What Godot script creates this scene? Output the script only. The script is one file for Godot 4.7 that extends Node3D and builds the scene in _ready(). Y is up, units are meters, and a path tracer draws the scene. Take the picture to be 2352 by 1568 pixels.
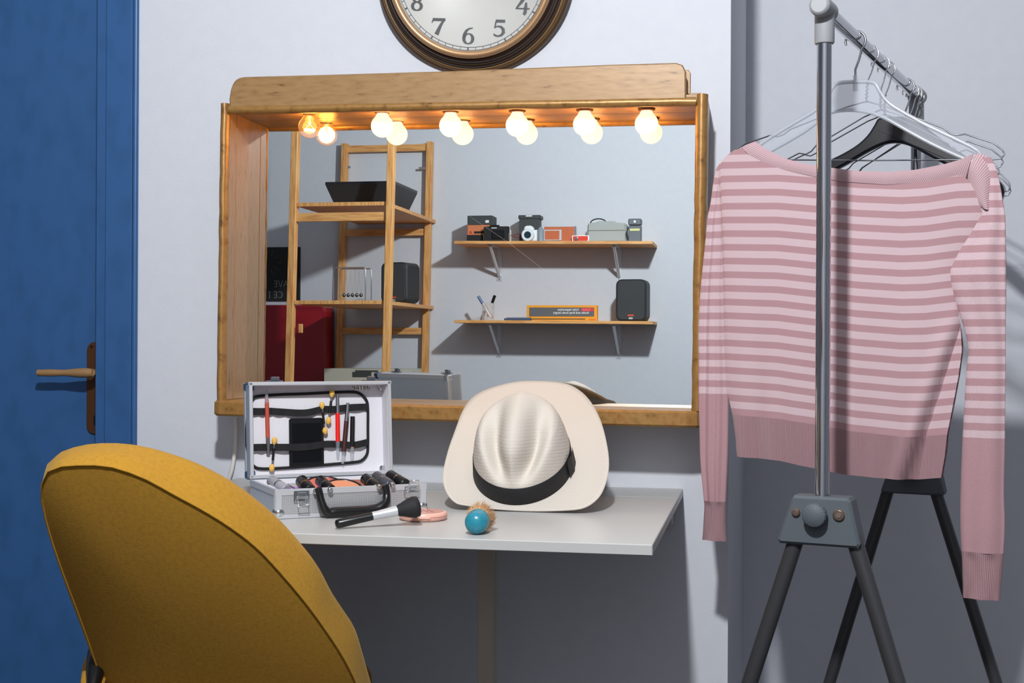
extends Node3D
# A dressing corner: vanity mirror with six bulbs, drop-leaf desk, yellow chair, blue door, clothes rack.
# x runs along the mirror wall, y is up, z points from the mirror wall into the room (mirror wall at z = 0).

const FPX := 3100.0
const DESK_Y := 0.74
const MIRROR_Z := 0.025
const BACK := 4.375
var eye := Vector3(0.0, 1.028, 2.675)
var cf := Vector3.FORWARD
var cr := Vector3.RIGHT
var cu := Vector3.UP
var M := {}
var taken := {}

# ---------- photograph pixels to places ----------
func ray(x: float, y: float) -> Vector3:
	return cf + cr * ((x - 1176.0) / FPX) + cu * ((784.0 - y) / FPX)

func on_z(x: float, y: float, z: float) -> Vector3:
	var d := ray(x, y)
	return eye + d * ((z - eye.z) / d.z)

func on_y(x: float, y: float, h: float) -> Vector3:
	var d := ray(x, y)
	return eye + d * ((h - eye.y) / d.y)

func on_plane(x: float, y: float, p: Vector3, n: Vector3) -> Vector3:
	var d := ray(x, y)
	return eye + d * ((p - eye).dot(n) / d.dot(n))

# a point seen in the mirror, on the plane z of the room
func seen(x: float, y: float, z: float) -> Vector3:
	var p := on_z(x, y, 2.0 * MIRROR_Z - z)
	return Vector3(p.x, p.y, z)

# ---------- mesh building ----------
class MB:
	var v := PackedVector3Array()
	var t := PackedVector2Array()
	var g := PackedInt32Array()
	var grp := 0

	func tri(a: Vector3, b: Vector3, c: Vector3, s: int, ua := Vector2.ZERO, ub := Vector2.ZERO, uc := Vector2.ZERO) -> void:
		v.append(a); v.append(c); v.append(b)
		t.append(ua); t.append(uc); t.append(ub)
		g.append(s); g.append(s); g.append(s)

	func quad(a: Vector3, b: Vector3, c: Vector3, d: Vector3, s: int, ua := Vector2.ZERO, ub := Vector2.ZERO, uc := Vector2.ZERO, ud := Vector2.ZERO) -> void:
		tri(a, b, c, s, ua, ub, uc)
		tri(a, c, d, s, ua, uc, ud)

	# turn a closed piece outside out
	func fix(from: int) -> void:
		if v.size() <= from:
			return
		var o := v[from]
		var vol := 0.0
		for i in range(from, v.size(), 3):
			vol += (v[i] - o).dot((v[i + 1] - o).cross(v[i + 2] - o))
		if vol > 0.0:
			for i in range(from, v.size(), 3):
				var p := v[i + 1]
				v[i + 1] = v[i + 2]
				v[i + 2] = p
				var q := t[i + 1]
				t[i + 1] = t[i + 2]
				t[i + 2] = q

	func next(smooth := true) -> int:
		grp += 1
		return grp if smooth else -1

	# rings of points joined along their order; caps: 1 first, 2 last
	func loft(rings: Array, wrap := true, caps := 3, smooth := true, loop := false) -> MB:
		var from := v.size()
		var s := next(smooth)
		var m := rings.size()
		var n: int = rings[0].size()
		for i in (m if loop else m - 1):
			var r0 = rings[i]
			var r1 = rings[(i + 1) % m]
			for j in (n if wrap else n - 1):
				var k := (j + 1) % n
				var u0 := float(j) / n
				var u1 := float(j + 1) / n
				var w0 := float(i) / (m - 1)
				var w1 := float(i + 1) / (m - 1)
				quad(r0[j], r0[k], r1[k], r1[j], s, Vector2(u0, w0), Vector2(u1, w0), Vector2(u1, w1), Vector2(u0, w1))
		for e in 2:
			if caps & (1 << e) and not loop:
				var rg = rings[0 if e == 0 else m - 1]
				var c := Vector3.ZERO
				for p in rg:
					c += p
				c /= n
				var cs := next(true)
				for j in n:
					if e == 0:
						tri(c, rg[(j + 1) % n], rg[j], cs)
					else:
						tri(c, rg[j], rg[(j + 1) % n], cs)
		fix(from)
		return self

	func tube(pts: Array, rad, sides := 10, caps := 3, loop := false, squash := 1.0) -> MB:
		var rings := []
		var n := pts.size()
		var up := Vector3.ZERO
		for i in n:
			var a: Vector3 = pts[(i - 1 + n) % n] if (loop or i > 0) else pts[i]
			var b: Vector3 = pts[(i + 1) % n] if (loop or i < n - 1) else pts[i]
			var d := (b - a).normalized()
			if up == Vector3.ZERO:
				up = Vector3.UP if absf(d.y) < 0.9 else Vector3.RIGHT
			var x := up.cross(d).normalized()
			up = d.cross(x).normalized()
			var r: float = rad[i] if rad is Array else rad
			var ring := PackedVector3Array()
			for j in sides:
				var w := TAU * j / sides
				ring.append(pts[i] + x * (cos(w) * r) + up * (sin(w) * r * squash))
			rings.append(ring)
		return loft(rings, true, caps, true, loop)

	# profile of (radius, height) turned round the y axis of xf
	func lathe(profile: Array, xf := Transform3D(), seg := 32, caps := 3) -> MB:
		var rings := []
		for p in profile:
			var ring := PackedVector3Array()
			for j in seg:
				var w := TAU * j / seg
				ring.append(xf * Vector3(cos(w) * p.x, p.y, sin(w) * p.x))
			rings.append(ring)
		return loft(rings, true, caps)

	func ball(c: Vector3, r: float, seg := 20, scl := Vector3.ONE) -> MB:
		var rings := []
		var m := seg / 2
		for i in m + 1:
			var a := PI * (clampf(i, 0.04, m - 0.04) / m)
			var ring := PackedVector3Array()
			for j in seg:
				var w := TAU * j / seg
				ring.append(c + Vector3(sin(a) * cos(w) * r, cos(a) * r, sin(a) * sin(w) * r) * scl)
			rings.append(ring)
		return loft(rings)

	func box(c: Vector3, size: Vector3, b := Basis(), bev := 0.0) -> MB:
		var h := size / 2.0
		var k := minf(bev, minf(h.x, minf(h.y, h.z)) * 0.9)
		var from := v.size()
		if k <= 0.0:
			for ax in 3:
				for sg in [-1.0, 1.0]:
					var n := Vector3.ZERO
					n[ax] = sg
					var e1 := Vector3.ZERO
					e1[(ax + 1) % 3] = 1.0
					var e2 := n.cross(e1)
					var q := []
					for w in [[-1, -1], [1, -1], [1, 1], [-1, 1]]:
						q.append(c + b * ((n + e1 * w[0] + e2 * w[1]) * h))
					quad(q[0], q[1], q[2], q[3], -1, Vector2(0, 1), Vector2(1, 1), Vector2(1, 0), Vector2(0, 0))
			return self
		var pts := {}
		for sx in [-1, 1]:
			for sy in [-1, 1]:
				for sz in [-1, 1]:
					for ax in 3:
						var p := Vector3(sx * (h.x - k), sy * (h.y - k), sz * (h.z - k))
						p[ax] += [sx, sy, sz][ax] * k
						pts[[sx, sy, sz, ax]] = c + b * p
		var cyc := [[-1, -1], [1, -1], [1, 1], [-1, 1]]
		for ax in 3:
			var a1 := (ax + 1) % 3
			var a2 := (ax + 2) % 3
			for sg in [-1, 1]:
				var q := []
				for w in cyc:
					var key := [0, 0, 0, ax]
					key[ax] = sg
					key[a1] = w[0]
					key[a2] = w[1]
					q.append(pts[key])
				face(q, c)
			for w in cyc:
				var ka := [0, 0, 0, a1]
				var kb := [0, 0, 0, a2]
				ka[a1] = w[0]; ka[a2] = w[1]; kb[a1] = w[0]; kb[a2] = w[1]
				var q := []
				for e in [[ka, -1], [ka, 1], [kb, 1], [kb, -1]]:
					var kk: Array = e[0].duplicate()
					kk[ax] = e[1]
					q.append(pts[kk])
				face(q, c)
		for sx in [-1, 1]:
			for sy in [-1, 1]:
				for sz in [-1, 1]:
					face([pts[[sx, sy, sz, 0]], pts[[sx, sy, sz, 1]], pts[[sx, sy, sz, 2]]], c)
		return self

	func face(q: Array, c: Vector3) -> void:
		var m := Vector3.ZERO
		for p in q:
			m += p
		m /= q.size()
		var n: Vector3 = (q[1] - q[0]).cross(q[2] - q[0])
		if n.dot(m - c) < 0.0:
			q = q.duplicate()
			q.reverse()
		if q.size() == 3:
			tri(q[0], q[1], q[2], -1)
		else:
			quad(q[0], q[1], q[2], q[3], -1, Vector2(0, 1), Vector2(1, 1), Vector2(1, 0), Vector2(0, 0))

	# outline in the xy plane of xf, from z0 to z1, with a chamfer
	func prism(poly: Array, z0: float, z1: float, xf := Transform3D(), bev := 0.0) -> MB:
		var from := v.size()
		var pp := PackedVector2Array(poly)
		if Geometry2D.is_polygon_clockwise(pp):
			pp.reverse()
		var n := pp.size()
		var ins := PackedVector2Array()
		for i in n:
			var a := (pp[i] - pp[(i - 1 + n) % n]).normalized()
			var b := (pp[(i + 1) % n] - pp[i]).normalized()
			var na := Vector2(-a.y, a.x)
			var nb := Vector2(-b.y, b.x)
			var mm := na + nb
			var d := maxf(0.35, mm.dot(na))
			ins.append(pp[i] + mm / d * bev)
		var levels := [[ins, z0], [pp, z0 + bev], [pp, z1 - bev], [ins, z1]] if bev > 0.0 else [[pp, z0], [pp, z1]]
		for l in levels.size() - 1:
			var s := -1
			for i in n:
				var k := (i + 1) % n
				var A = levels[l]
				var B = levels[l + 1]
				quad(xf * Vector3(A[0][i].x, A[0][i].y, A[1]), xf * Vector3(A[0][k].x, A[0][k].y, A[1]), xf * Vector3(B[0][k].x, B[0][k].y, B[1]), xf * Vector3(B[0][i].x, B[0][i].y, B[1]), s)
		var id := Geometry2D.triangulate_polygon(ins)
		if id.is_empty():
			id = Geometry2D.triangulate_polygon(pp)
		if id.is_empty():
			print("outline could not be filled: ", pp)
		for i in range(0, id.size(), 3):
			var p := [ins[id[i]], ins[id[i + 1]], ins[id[i + 2]]]
			if (p[1] - p[0]).cross(p[2] - p[0]) < 0.0:
				p.reverse()
			tri(xf * Vector3(p[0].x, p[0].y, z1), xf * Vector3(p[1].x, p[1].y, z1), xf * Vector3(p[2].x, p[2].y, z1), -1, p[0], p[1], p[2])
			tri(xf * Vector3(p[0].x, p[0].y, z0), xf * Vector3(p[2].x, p[2].y, z0), xf * Vector3(p[1].x, p[1].y, z0), -1, p[0], p[2], p[1])
		fix(from)
		return self

	# an open sheet: rows of points with rows of uv
	func sheet(rows: Array, uvs = null) -> MB:
		var s := next(true)
		for i in rows.size() - 1:
			for j in rows[i].size() - 1:
				if uvs:
					quad(rows[i][j], rows[i + 1][j], rows[i + 1][j + 1], rows[i][j + 1], s, uvs[i][j], uvs[i + 1][j], uvs[i + 1][j + 1], uvs[i][j + 1])
				else:
					quad(rows[i][j], rows[i + 1][j], rows[i + 1][j + 1], rows[i][j + 1], s)
		return self

	func mesh() -> ArrayMesh:
		var st := SurfaceTool.new()
		st.begin(Mesh.PRIMITIVE_TRIANGLES)
		for i in v.size():
			st.set_smooth_group(g[i])
			st.set_uv(t[i])
			st.add_vertex(v[i])
		st.generate_normals()
		return st.commit()

func mb() -> MB:
	return MB.new()

# ---------- naming ----------
func numbered(called: String) -> String:
	if not taken.has(called):
		taken[called] = 0
		return called
	taken[called] += 1
	return "%s_%03d" % [called, taken[called]]

func thing(called: String, label: String, category: String, at := Vector3.ZERO, group := "", kind := "") -> Node3D:
	var o := Node3D.new()
	o.name = numbered(called)
	add_child(o, true)
	o.position = at
	o.set_meta("label", label)
	o.set_meta("category", category)
	if group:
		o.set_meta("group", group)
	if kind:
		o.set_meta("kind", kind)
	return o

# parts are modelled in room coordinates; the thing stands at its base, so a part is shifted back by that base
func part(b: MB, called: String, mat: Material, parent: Node3D, label := "") -> MeshInstance3D:
	return part_mesh(b.mesh(), called, mat, parent, Transform3D(), label)

func part_mesh(m: Mesh, called: String, mat: Material, parent: Node3D, xf := Transform3D(), label := "") -> MeshInstance3D:
	var o := MeshInstance3D.new()
	o.name = called
	o.mesh = m
	o.material_override = mat
	parent.add_child(o, true)
	var base := Vector3.ZERO
	var p: Node = parent
	while p != self:
		base += (p as Node3D).position
		p = p.get_parent()
	o.position = -base
	o.transform = Transform3D(Basis(), -base) * xf
	if label:
		o.set_meta("label", label)
	return o

func structure(called: String, b: MB, mat: Material, label := "") -> MeshInstance3D:
	var o := MeshInstance3D.new()
	o.name = called
	o.mesh = b.mesh()
	o.material_override = mat
	add_child(o, true)
	o.set_meta("kind", "structure")
	if label:
		o.set_meta("label", label)
	return o

func text_part(words: String, size: float, at: Vector3, basis: Basis, mat: Material, parent: Node3D, called := "lettering", serif := false, bold := true, depth := 0.0004, heavy := 0.0) -> MeshInstance3D:
	var f := SystemFont.new()
	f.font_names = PackedStringArray(["Droid Serif" if serif else "Droid Sans"])
	f.font_weight = 700 if bold else 400
	var tm := TextMesh.new()
	tm.text = words
	var fv := FontVariation.new()
	fv.base_font = f
	fv.variation_embolden = heavy
	tm.font = fv
	tm.font_size = 64
	tm.pixel_size = size / 64.0
	tm.depth = depth
	tm.curve_step = 1.0
	return part_mesh(tm, called, mat, parent, Transform3D(basis, at))

# ---------- curves ----------
func smooth_line(pts: Array, n: int, closed := false) -> Array:
	var out := []
	var m := pts.size()
	var segs := m if closed else m - 1
	for i in n:
		var f := float(i) / (n if closed else n - 1) * segs
		var k := mini(int(f), segs - 1)
		var w := f - k
		var p0 = pts[(k - 1 + m) % m] if (closed or k > 0) else pts[k]
		var p1 = pts[k % m]
		var p2 = pts[(k + 1) % m]
		var p3 = pts[(k + 2) % m] if (closed or k + 2 < m) else p2
		out.append(p1.cubic_interpolate(p2, p0, p3, w))
	return out

# even points along a polyline of Vector2
func along(pts: Array, u: float) -> Vector2:
	var total := 0.0
	for i in pts.size() - 1:
		total += pts[i].distance_to(pts[i + 1])
	var want := u * total
	for i in pts.size() - 1:
		var d: float = pts[i].distance_to(pts[i + 1])
		if want <= d or i == pts.size() - 2:
			return pts[i].lerp(pts[i + 1], clampf(want / maxf(d, 1e-9), 0.0, 1.0))
		want -= d
	return pts[-1]

func v2(a: Array) -> Array:
	var o := []
	for p in a:
		o.append(Vector2(p[0], p[1]))
	return o

# ---------- materials ----------
func mat(c: Color, rough := 0.6, metal := 0.0) -> StandardMaterial3D:
	var m := StandardMaterial3D.new()
	m.albedo_color = c
	m.roughness = rough
	m.metallic = metal
	return m

func rgb(r: int, g: int, b: int) -> Color:
	return Color(r / 255.0, g / 255.0, b / 255.0)

func noise_tex(freq: float, seed_: int, ramp = null, size := 512, oct := 4, kind := FastNoiseLite.TYPE_SIMPLEX_SMOOTH) -> NoiseTexture2D:
	var n := FastNoiseLite.new()
	n.noise_type = kind
	n.seed = seed_
	n.frequency = freq
	n.fractal_octaves = oct
	var t := NoiseTexture2D.new()
	t.width = size
	t.height = size
	t.seamless = true
	t.noise = n
	if ramp:
		var g := Gradient.new()
		g.offsets = PackedFloat32Array(ramp[0])
		g.colors = PackedColorArray(ramp[1])
		t.color_ramp = g
	return t

func tri_map(m: StandardMaterial3D, scale: Vector3) -> void:
	m.uv1_triplanar = true
	m.uv1_world_triplanar = true
	m.uv1_scale = scale

func relief(m: StandardMaterial3D, tex: Texture2D, cm: float) -> void:
	m.heightmap_enabled = true
	m.heightmap_texture = tex
	m.heightmap_scale = cm

func image_tex(w: int, h: int, f: Callable) -> ImageTexture:
	var im := Image.create(w, h, false, Image.FORMAT_RGBA8)
	for y in h:
		for x in w:
			im.set_pixel(x, y, f.call(x, y))
	return ImageTexture.create_from_image(im)

func make_materials() -> void:
	var fine = noise_tex(0.06, 3)
	var w := mat(rgb(210, 213, 221), 0.8)
	tri_map(w, Vector3(3.5, 3.5, 3.5))
	w.albedo_texture = noise_tex(0.012, 8, [[0.0, 0.5, 1.0], [Color(0.985, 0.985, 0.987), Color(0.993, 0.993, 0.994), Color(1, 1, 1)]])
	relief(w, fine, 0.012)
	M.wall = w
	M.ceiling = mat(rgb(168, 169, 172), 0.9)
	var fl := mat(rgb(56, 54, 53), 0.6)
	tri_map(fl, Vector3(1.2, 1.2, 1.2))
	fl.albedo_texture = noise_tex(0.02, 5, [[0.0, 1.0], [Color(0.7, 0.7, 0.7), Color(1, 1, 1)]])
	M.floor = fl
	var bl := mat(rgb(50, 93, 145), 0.4)
	tri_map(bl, Vector3(1.6, 0.9, 1.6))
	bl.albedo_texture = noise_tex(0.02, 11, [[0.0, 0.35, 0.6, 1.0], [Color(0.9, 0.93, 0.92), Color(0.96, 0.97, 0.97), Color(1, 1, 1), Color(1, 0.99, 1)]])
	relief(bl, fine, 0.004)
	M.blue = bl
	M.bronze = mat(rgb(172, 134, 92), 0.32, 0.25)
	M.bronze_dark = mat(rgb(92, 58, 34), 0.45, 0.5)
	var gd := mat(Color(0.87, 0.86, 0.86), 0.45, 0.1)
	tri_map(gd, Vector3(1.3, 6.0, 4.0))
	gd.uv1_triplanar_sharpness = 4.0
	gd.albedo_texture = noise_tex(0.014, 21, [[0.0, 0.1, 0.2, 0.35, 0.55, 0.8, 1.0], [rgb(96, 58, 34), rgb(140, 100, 58), rgb(166, 128, 80), rgb(172, 134, 84), rgb(177, 139, 89), rgb(181, 144, 95), rgb(170, 130, 80)]], 1024, 5)
	relief(gd, noise_tex(0.03, 22), 0.01)
	gd.clearcoat_enabled = true
	gd.clearcoat = 0.15
	gd.clearcoat_roughness = 0.25
	M.gold = gd
	var gv: StandardMaterial3D = gd.duplicate()
	gv.uv1_scale = Vector3(6.0, 1.1, 6.0)
	gv.albedo_texture = noise_tex(0.014, 27, [[0.0, 0.12, 0.24, 0.45, 0.72, 1.0], [rgb(92, 54, 30), rgb(138, 96, 52), rgb(164, 124, 70), rgb(174, 134, 80), rgb(181, 142, 90), rgb(160, 112, 60)]], 1024, 5)
	gv.albedo_color = Color(0.86, 0.86, 0.88)
	gv.roughness = 0.34
	M.gold_side = gv
	var gw := mat(Color.WHITE, 0.36, 0.3)
	tri_map(gw, Vector3(2.4, 2.4, 2.4))
	gw.albedo_texture = noise_tex(0.011, 29, [[0.0, 0.14, 0.24, 0.4, 0.6, 0.8, 0.92, 1.0], [rgb(72, 44, 24), rgb(118, 82, 42), rgb(148, 108, 58), rgb(160, 119, 64), rgb(167, 126, 72), rgb(156, 112, 58), rgb(152, 92, 48), rgb(124, 62, 32)]], 1024, 5)
	relief(gw, noise_tex(0.03, 22), 0.012)
	M.gold_worn = gw
	M.mirror = mat(rgb(236, 243, 243), 0.0, 1.0)
	M.white_lam = mat(rgb(184, 184, 182), 0.35)
	relief(M.white_lam, noise_tex(0.25, 41), 0.002)
	tri_map(M.white_lam, Vector3(8, 8, 8))
	M.beige = mat(rgb(176, 166, 152), 0.5)
	M.chrome = mat(rgb(188, 190, 195), 0.07, 1.0)
	M.steel = mat(rgb(165, 167, 172), 0.22, 1.0)
	M.bright_steel = mat(rgb(220, 222, 225), 0.16, 1.0)
	M.alu = mat(rgb(206, 208, 212), 0.36, 0.45)
	M.plastic_grey = mat(rgb(150, 152, 156), 0.5)
	M.plastic_slate = mat(rgb(84, 92, 98), 0.62)
	M.leg_dark = mat(rgb(62, 62, 65), 0.38, 0.1)
	M.black = mat(rgb(16, 16, 18), 0.3)
	M.black_matte = mat(rgb(24, 24, 27), 0.75)
	M.white = mat(rgb(235, 235, 235), 0.5)
	M.ink = mat(rgb(58, 60, 66), 0.7)
	# chair wool
	var wool := mat(rgb(178, 130, 30), 0.95)
	tri_map(wool, Vector3(5, 5, 5))
	wool.albedo_texture = noise_tex(0.05, 31, [[0.0, 0.5, 1.0], [Color(0.86, 0.84, 0.8), Color(0.96, 0.96, 0.95), Color(1, 1, 1)]], 512, 5)
	relief(wool, noise_tex(0.16, 32, null, 512, 3), 0.022)
	wool.rim_enabled = true
	wool.rim = 0.5
	wool.rim_tint = 0.6
	M.wool = wool
	# pine
	var pine := mat(Color.WHITE, 0.5)
	tri_map(pine, Vector3(5.0, 0.55, 5.0))
	pine.albedo_texture = noise_tex(0.02, 51, [[0.0, 0.3, 0.5, 0.7, 1.0], [rgb(190, 124, 66), rgb(210, 148, 88), rgb(224, 164, 98), rgb(230, 176, 112), rgb(206, 140, 74)]])
	M.pine = pine
	var pinex: StandardMaterial3D = pine.duplicate()
	pinex.uv1_scale = Vector3(0.55, 6.0, 6.0)
	M.pine_x = pinex
	# straw
	var straw := mat(rgb(212, 206, 198), 0.75)
	tri_map(straw, Vector3(11, 11, 11))
	var weave := image_tex(128, 128, func(x, y):
		var a := int(x / 4.0) + int(y / 4.0)
		var e := 0.5 + 0.5 * sin(x * PI / 4.0) if a % 2 == 0 else 0.5 + 0.5 * sin(y * PI / 4.0)
		var q := 0.55 + 0.45 * absf(e)
		return Color(q, q, q))
	relief(straw, weave, 0.05)
	straw.albedo_texture = image_tex(128, 128, func(x, y):
		var a := int(x / 4.0) + int(y / 4.0)
		var e := absf(sin(x * PI / 4.0)) if a % 2 == 0 else absf(sin(y * PI / 4.0))
		var q := 0.92 + 0.08 * e
		return Color(q, q * 0.995, q * 0.98))
	straw.backlight_enabled = true
	straw.backlight = Color(0.12, 0.1, 0.08)
	M.straw = straw
	# case
	var mesh_al := mat(rgb(206, 207, 210), 0.42, 0.55)
	mesh_al.uv1_scale = Vector3(5.2, 0.96, 1)
	mesh_al.albedo_texture = image_tex(128, 128, func(x, y):
		var a := absf(fposmod(x + y, 8.0) - 4.0)
		var b := absf(fposmod(x - y, 8.0) - 4.0)
		var q := 0.36 if a > 1.3 and b > 1.3 and (int(floor((x + y) / 8.0)) + int(floor((x - y) / 8.0))) % 2 == 0 else 1.0
		return Color(q, q, q))
	M.case_mesh = mesh_al
	M.case_panel = mat(rgb(172, 180, 192), 0.35, 0.15)
	var lining := mat(rgb(222, 220, 226), 0.7)
	tri_map(lining, Vector3(45, 45, 45))
	lining.albedo_texture = image_tex(64, 64, func(x, y):
		var q := 0.88 if (x + y) % 8 < 3 else 1.0
		return Color(q, q, q))
	M.lining = lining
	M.elastic = mat(rgb(22, 22, 24), 0.9)
	# knits
	var rose := Color(0.71, 0.553, 0.575)
	var pale := Color(0.825, 0.72, 0.742)
	var rng := RandomNumberGenerator.new()
	rng.seed = 4
	var body_tex := image_tex(128, 256, func(x, y):
		var e := 3.0 * sin(x * 0.8) * 0.3
		var c: Color = pale if fposmod(y + e, 128.0) < 66.0 else rose
		var k := 0.95 + 0.05 * sin(x * PI / 2.0) * cos(y * PI / 2.0) + rng.randf_range(-0.025, 0.025)
		return Color(c.r * k, c.g * k, c.b * k))
	var knit := mat(Color.WHITE, 0.95)
	knit.albedo_texture = body_tex
	knit.rim_enabled = true
	knit.rim = 0.25
	relief(knit, body_tex, 0.0)
	knit.heightmap_enabled = false
	M.knit = knit
	var sleeve_tex := image_tex(64, 1024, func(x, y):
		var c: Color = rose
		if y < 704:
			c = rose if fposmod(y, 32.0) < 15.5 else pale
		var k := 0.96 + rng.randf_range(-0.03, 0.03)
		return Color(c.r * k, c.g * k, c.b * k))
	var sl: StandardMaterial3D = knit.duplicate()
	sl.albedo_texture = sleeve_tex
	M.knit_sleeve = sl
	var rib_tex := image_tex(64, 64, func(x, y):
		var k := 0.80 + 0.2 * absf(sin(x * PI / 8.0)) + rng.randf_range(-0.03, 0.03)
		return Color(rose.r * k, rose.g * k, rose.b * k))
	var rib_h := image_tex(64, 64, func(x, y):
		var k := absf(sin(x * PI / 8.0))
		return Color(k, k, k))
	var rib: StandardMaterial3D = knit.duplicate()
	rib.albedo_texture = rib_tex
	relief(rib, rib_h, 0.1)
	M.knit_rib = rib
	var nb: StandardMaterial3D = knit.duplicate()
	nb.albedo_texture = image_tex(64, 64, func(x, y):
		var c: Color = pale if x % 16 < 8 else rose
		var k := 0.97 + rng.randf_range(-0.03, 0.03)
		return Color(c.r * k, c.g * k, c.b * k))
	relief(nb, rib_h, 0.03)
	M.knit_band = nb
	# clear plastic and glass
	var cl := mat(Color(0.74, 0.76, 0.8, 0.3), 0.28)
	cl.transparency = BaseMaterial3D.TRANSPARENCY_ALPHA
	M.clear_plastic = cl
	var cm := mat(Color(0.8, 0.82, 0.86, 0.45), 0.15)
	cm.transparency = BaseMaterial3D.TRANSPARENCY_ALPHA
	M.clear_rim = cm
	var gl := mat(Color(0.95, 0.97, 0.97, 0.06), 0.02)
	gl.transparency = BaseMaterial3D.TRANSPARENCY_ALPHA
	M.glass = gl

func glow(c: Color, e: float) -> StandardMaterial3D:
	var m := mat(Color(0.95, 0.93, 0.88), 0.35)
	m.emission_enabled = true
	m.emission = c
	m.emission_energy_multiplier = e
	return m

func lamp(at: Vector3, c: Color, energy: float, size: float, parent: Node3D, called: String) -> void:
	var l := OmniLight3D.new()
	l.name = called
	l.light_color = c
	l.light_energy = energy
	l.light_size = size
	l.omni_range = 14.0
	l.omni_attenuation = 2.0
	l.shadow_enabled = true
	parent.add_child(l, true)
	l.position = at - parent.position

func _ready() -> void:
	# camera
	var yaw := atan(574.0 / FPX)
	var roll := 0.005
	cf = Vector3(-sin(yaw), 0, -cos(yaw))
	var r0 := Vector3(cos(yaw), 0, -sin(yaw))
	cr = r0 * cos(roll) + Vector3.UP * sin(roll)
	cu = Vector3.UP * cos(roll) - r0 * sin(roll)
	var cam := Camera3D.new()
	cam.name = "camera"
	cam.fov = rad_to_deg(2.0 * atan(784.0 / FPX))
	cam.near = 0.05
	cam.far = 60.0
	add_child(cam)
	cam.transform = Transform3D(Basis(cr, cu, -cf), eye)
	cam.current = true
	# surroundings
	var env := Environment.new()
	env.background_mode = Environment.BG_COLOR
	env.background_color = Color.BLACK
	env.tonemap_mode = Environment.TONE_MAPPER_LINEAR
	env.tonemap_exposure = 1.0
	env.sdfgi_enabled = true
	env.ssao_enabled = true
	env.ssil_enabled = true
	var we := WorldEnvironment.new()
	we.name = "surroundings"
	we.environment = env
	add_child(we)
	make_materials()
	pendant(Vector3(-0.25, 2.25, 2.125), 5.05)
	room()
	door()
	clock()
	vanity()
	desk()
	chair()
	rack()
	hat()
	makeup_case()
	desk_things()
	behind()

# the room's own lamp: a bare bulb on a short cord in the middle of the ceiling
func pendant(at: Vector3, energy: float) -> void:
	var t := thing("pendant_lamp", "bare white bulb on a long black cord hanging from the ceiling", "lamp", at)
	var bulb := mb().ball(at, 0.055, 24)
	part(bulb, "bulb", glow(Color(1.0, 0.99, 0.97), 6.0), t)
	part(mb().lathe([Vector2(0.006, 0.13), Vector2(0.022, 0.125), Vector2(0.024, 0.06), Vector2(0.02, 0.045)], Transform3D(Basis(), at), 20), "socket", M.black_matte, t)
	part(mb().tube([at + Vector3(0, 0.12, 0), Vector3(at.x, 3.4, at.z)], 0.004, 8), "cord", M.black_matte, t)
	lamp(at, Color(0.985, 0.993, 1.0), energy, 0.05, t, "pendant_glow")

func room() -> void:
	var c0 := on_z(1675, 800, 0)
	var c1 := on_z(1711, 800, -0.56)
	var dl := on_z(310, 500, 0.0).x
	# mirror wall with the door opening, as deep as the recess beside it
	var b := mb()
	var flat := Transform3D(Basis(Vector3.RIGHT, Vector3.BACK, Vector3.DOWN), Vector3.ZERO)
	b.prism([Vector2(dl, 0), Vector2(c0.x, 0), Vector2(c1.x, -0.56), Vector2(c1.x, -0.7), Vector2(dl, -0.7)], -3.4, 0.0, flat)
	structure("wall_front", b, M.wall, "pale plaster wall behind the mirror")
	structure("wall_front_over_door", mb().box(Vector3((dl - 2.35) / 2.0, 2.76, -0.1), Vector3(dl + 2.35, 1.28, 0.2)), M.wall)
	structure("wall_front_corner", mb().box(Vector3(-4.6, 1.7, -0.1), Vector3(4.5, 3.4, 0.2)), M.wall)
	structure("wall_recess", mb().box(Vector3(2.45, 1.7, -0.61), Vector3(5.1, 3.4, 0.1)), M.wall, "pale wall of the recess behind the clothes rack")
	structure("wall_right", mb().box(Vector3(4.95, 1.7, 1.9), Vector3(0.1, 3.4, 5.1)), M.wall)
	structure("wall_left", mb().box(Vector3(-6.8, 1.7, 2.1), Vector3(0.1, 3.4, 4.7)), M.wall)
	structure("wall_back", mb().box(Vector3(-0.95, 1.7, BACK + 0.05), Vector3(11.9, 3.4, 0.1)), M.wall, "pale wall across the room, seen in the mirror")
	structure("floor", mb().box(Vector3(-0.95, -0.05, 1.9), Vector3(11.9, 0.1, 5.2)), M.floor)
	structure("ceiling", mb().box(Vector3(-0.95, 3.45, 1.9), Vector3(11.9, 0.1, 5.2)), M.ceiling)
	structure("baseboard_front", mb().box(Vector3((dl + c0.x) / 2.0, 0.04, 0.006), Vector3(c0.x - dl - 0.002, 0.08, 0.012), Basis(), 0.003), M.white)

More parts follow.
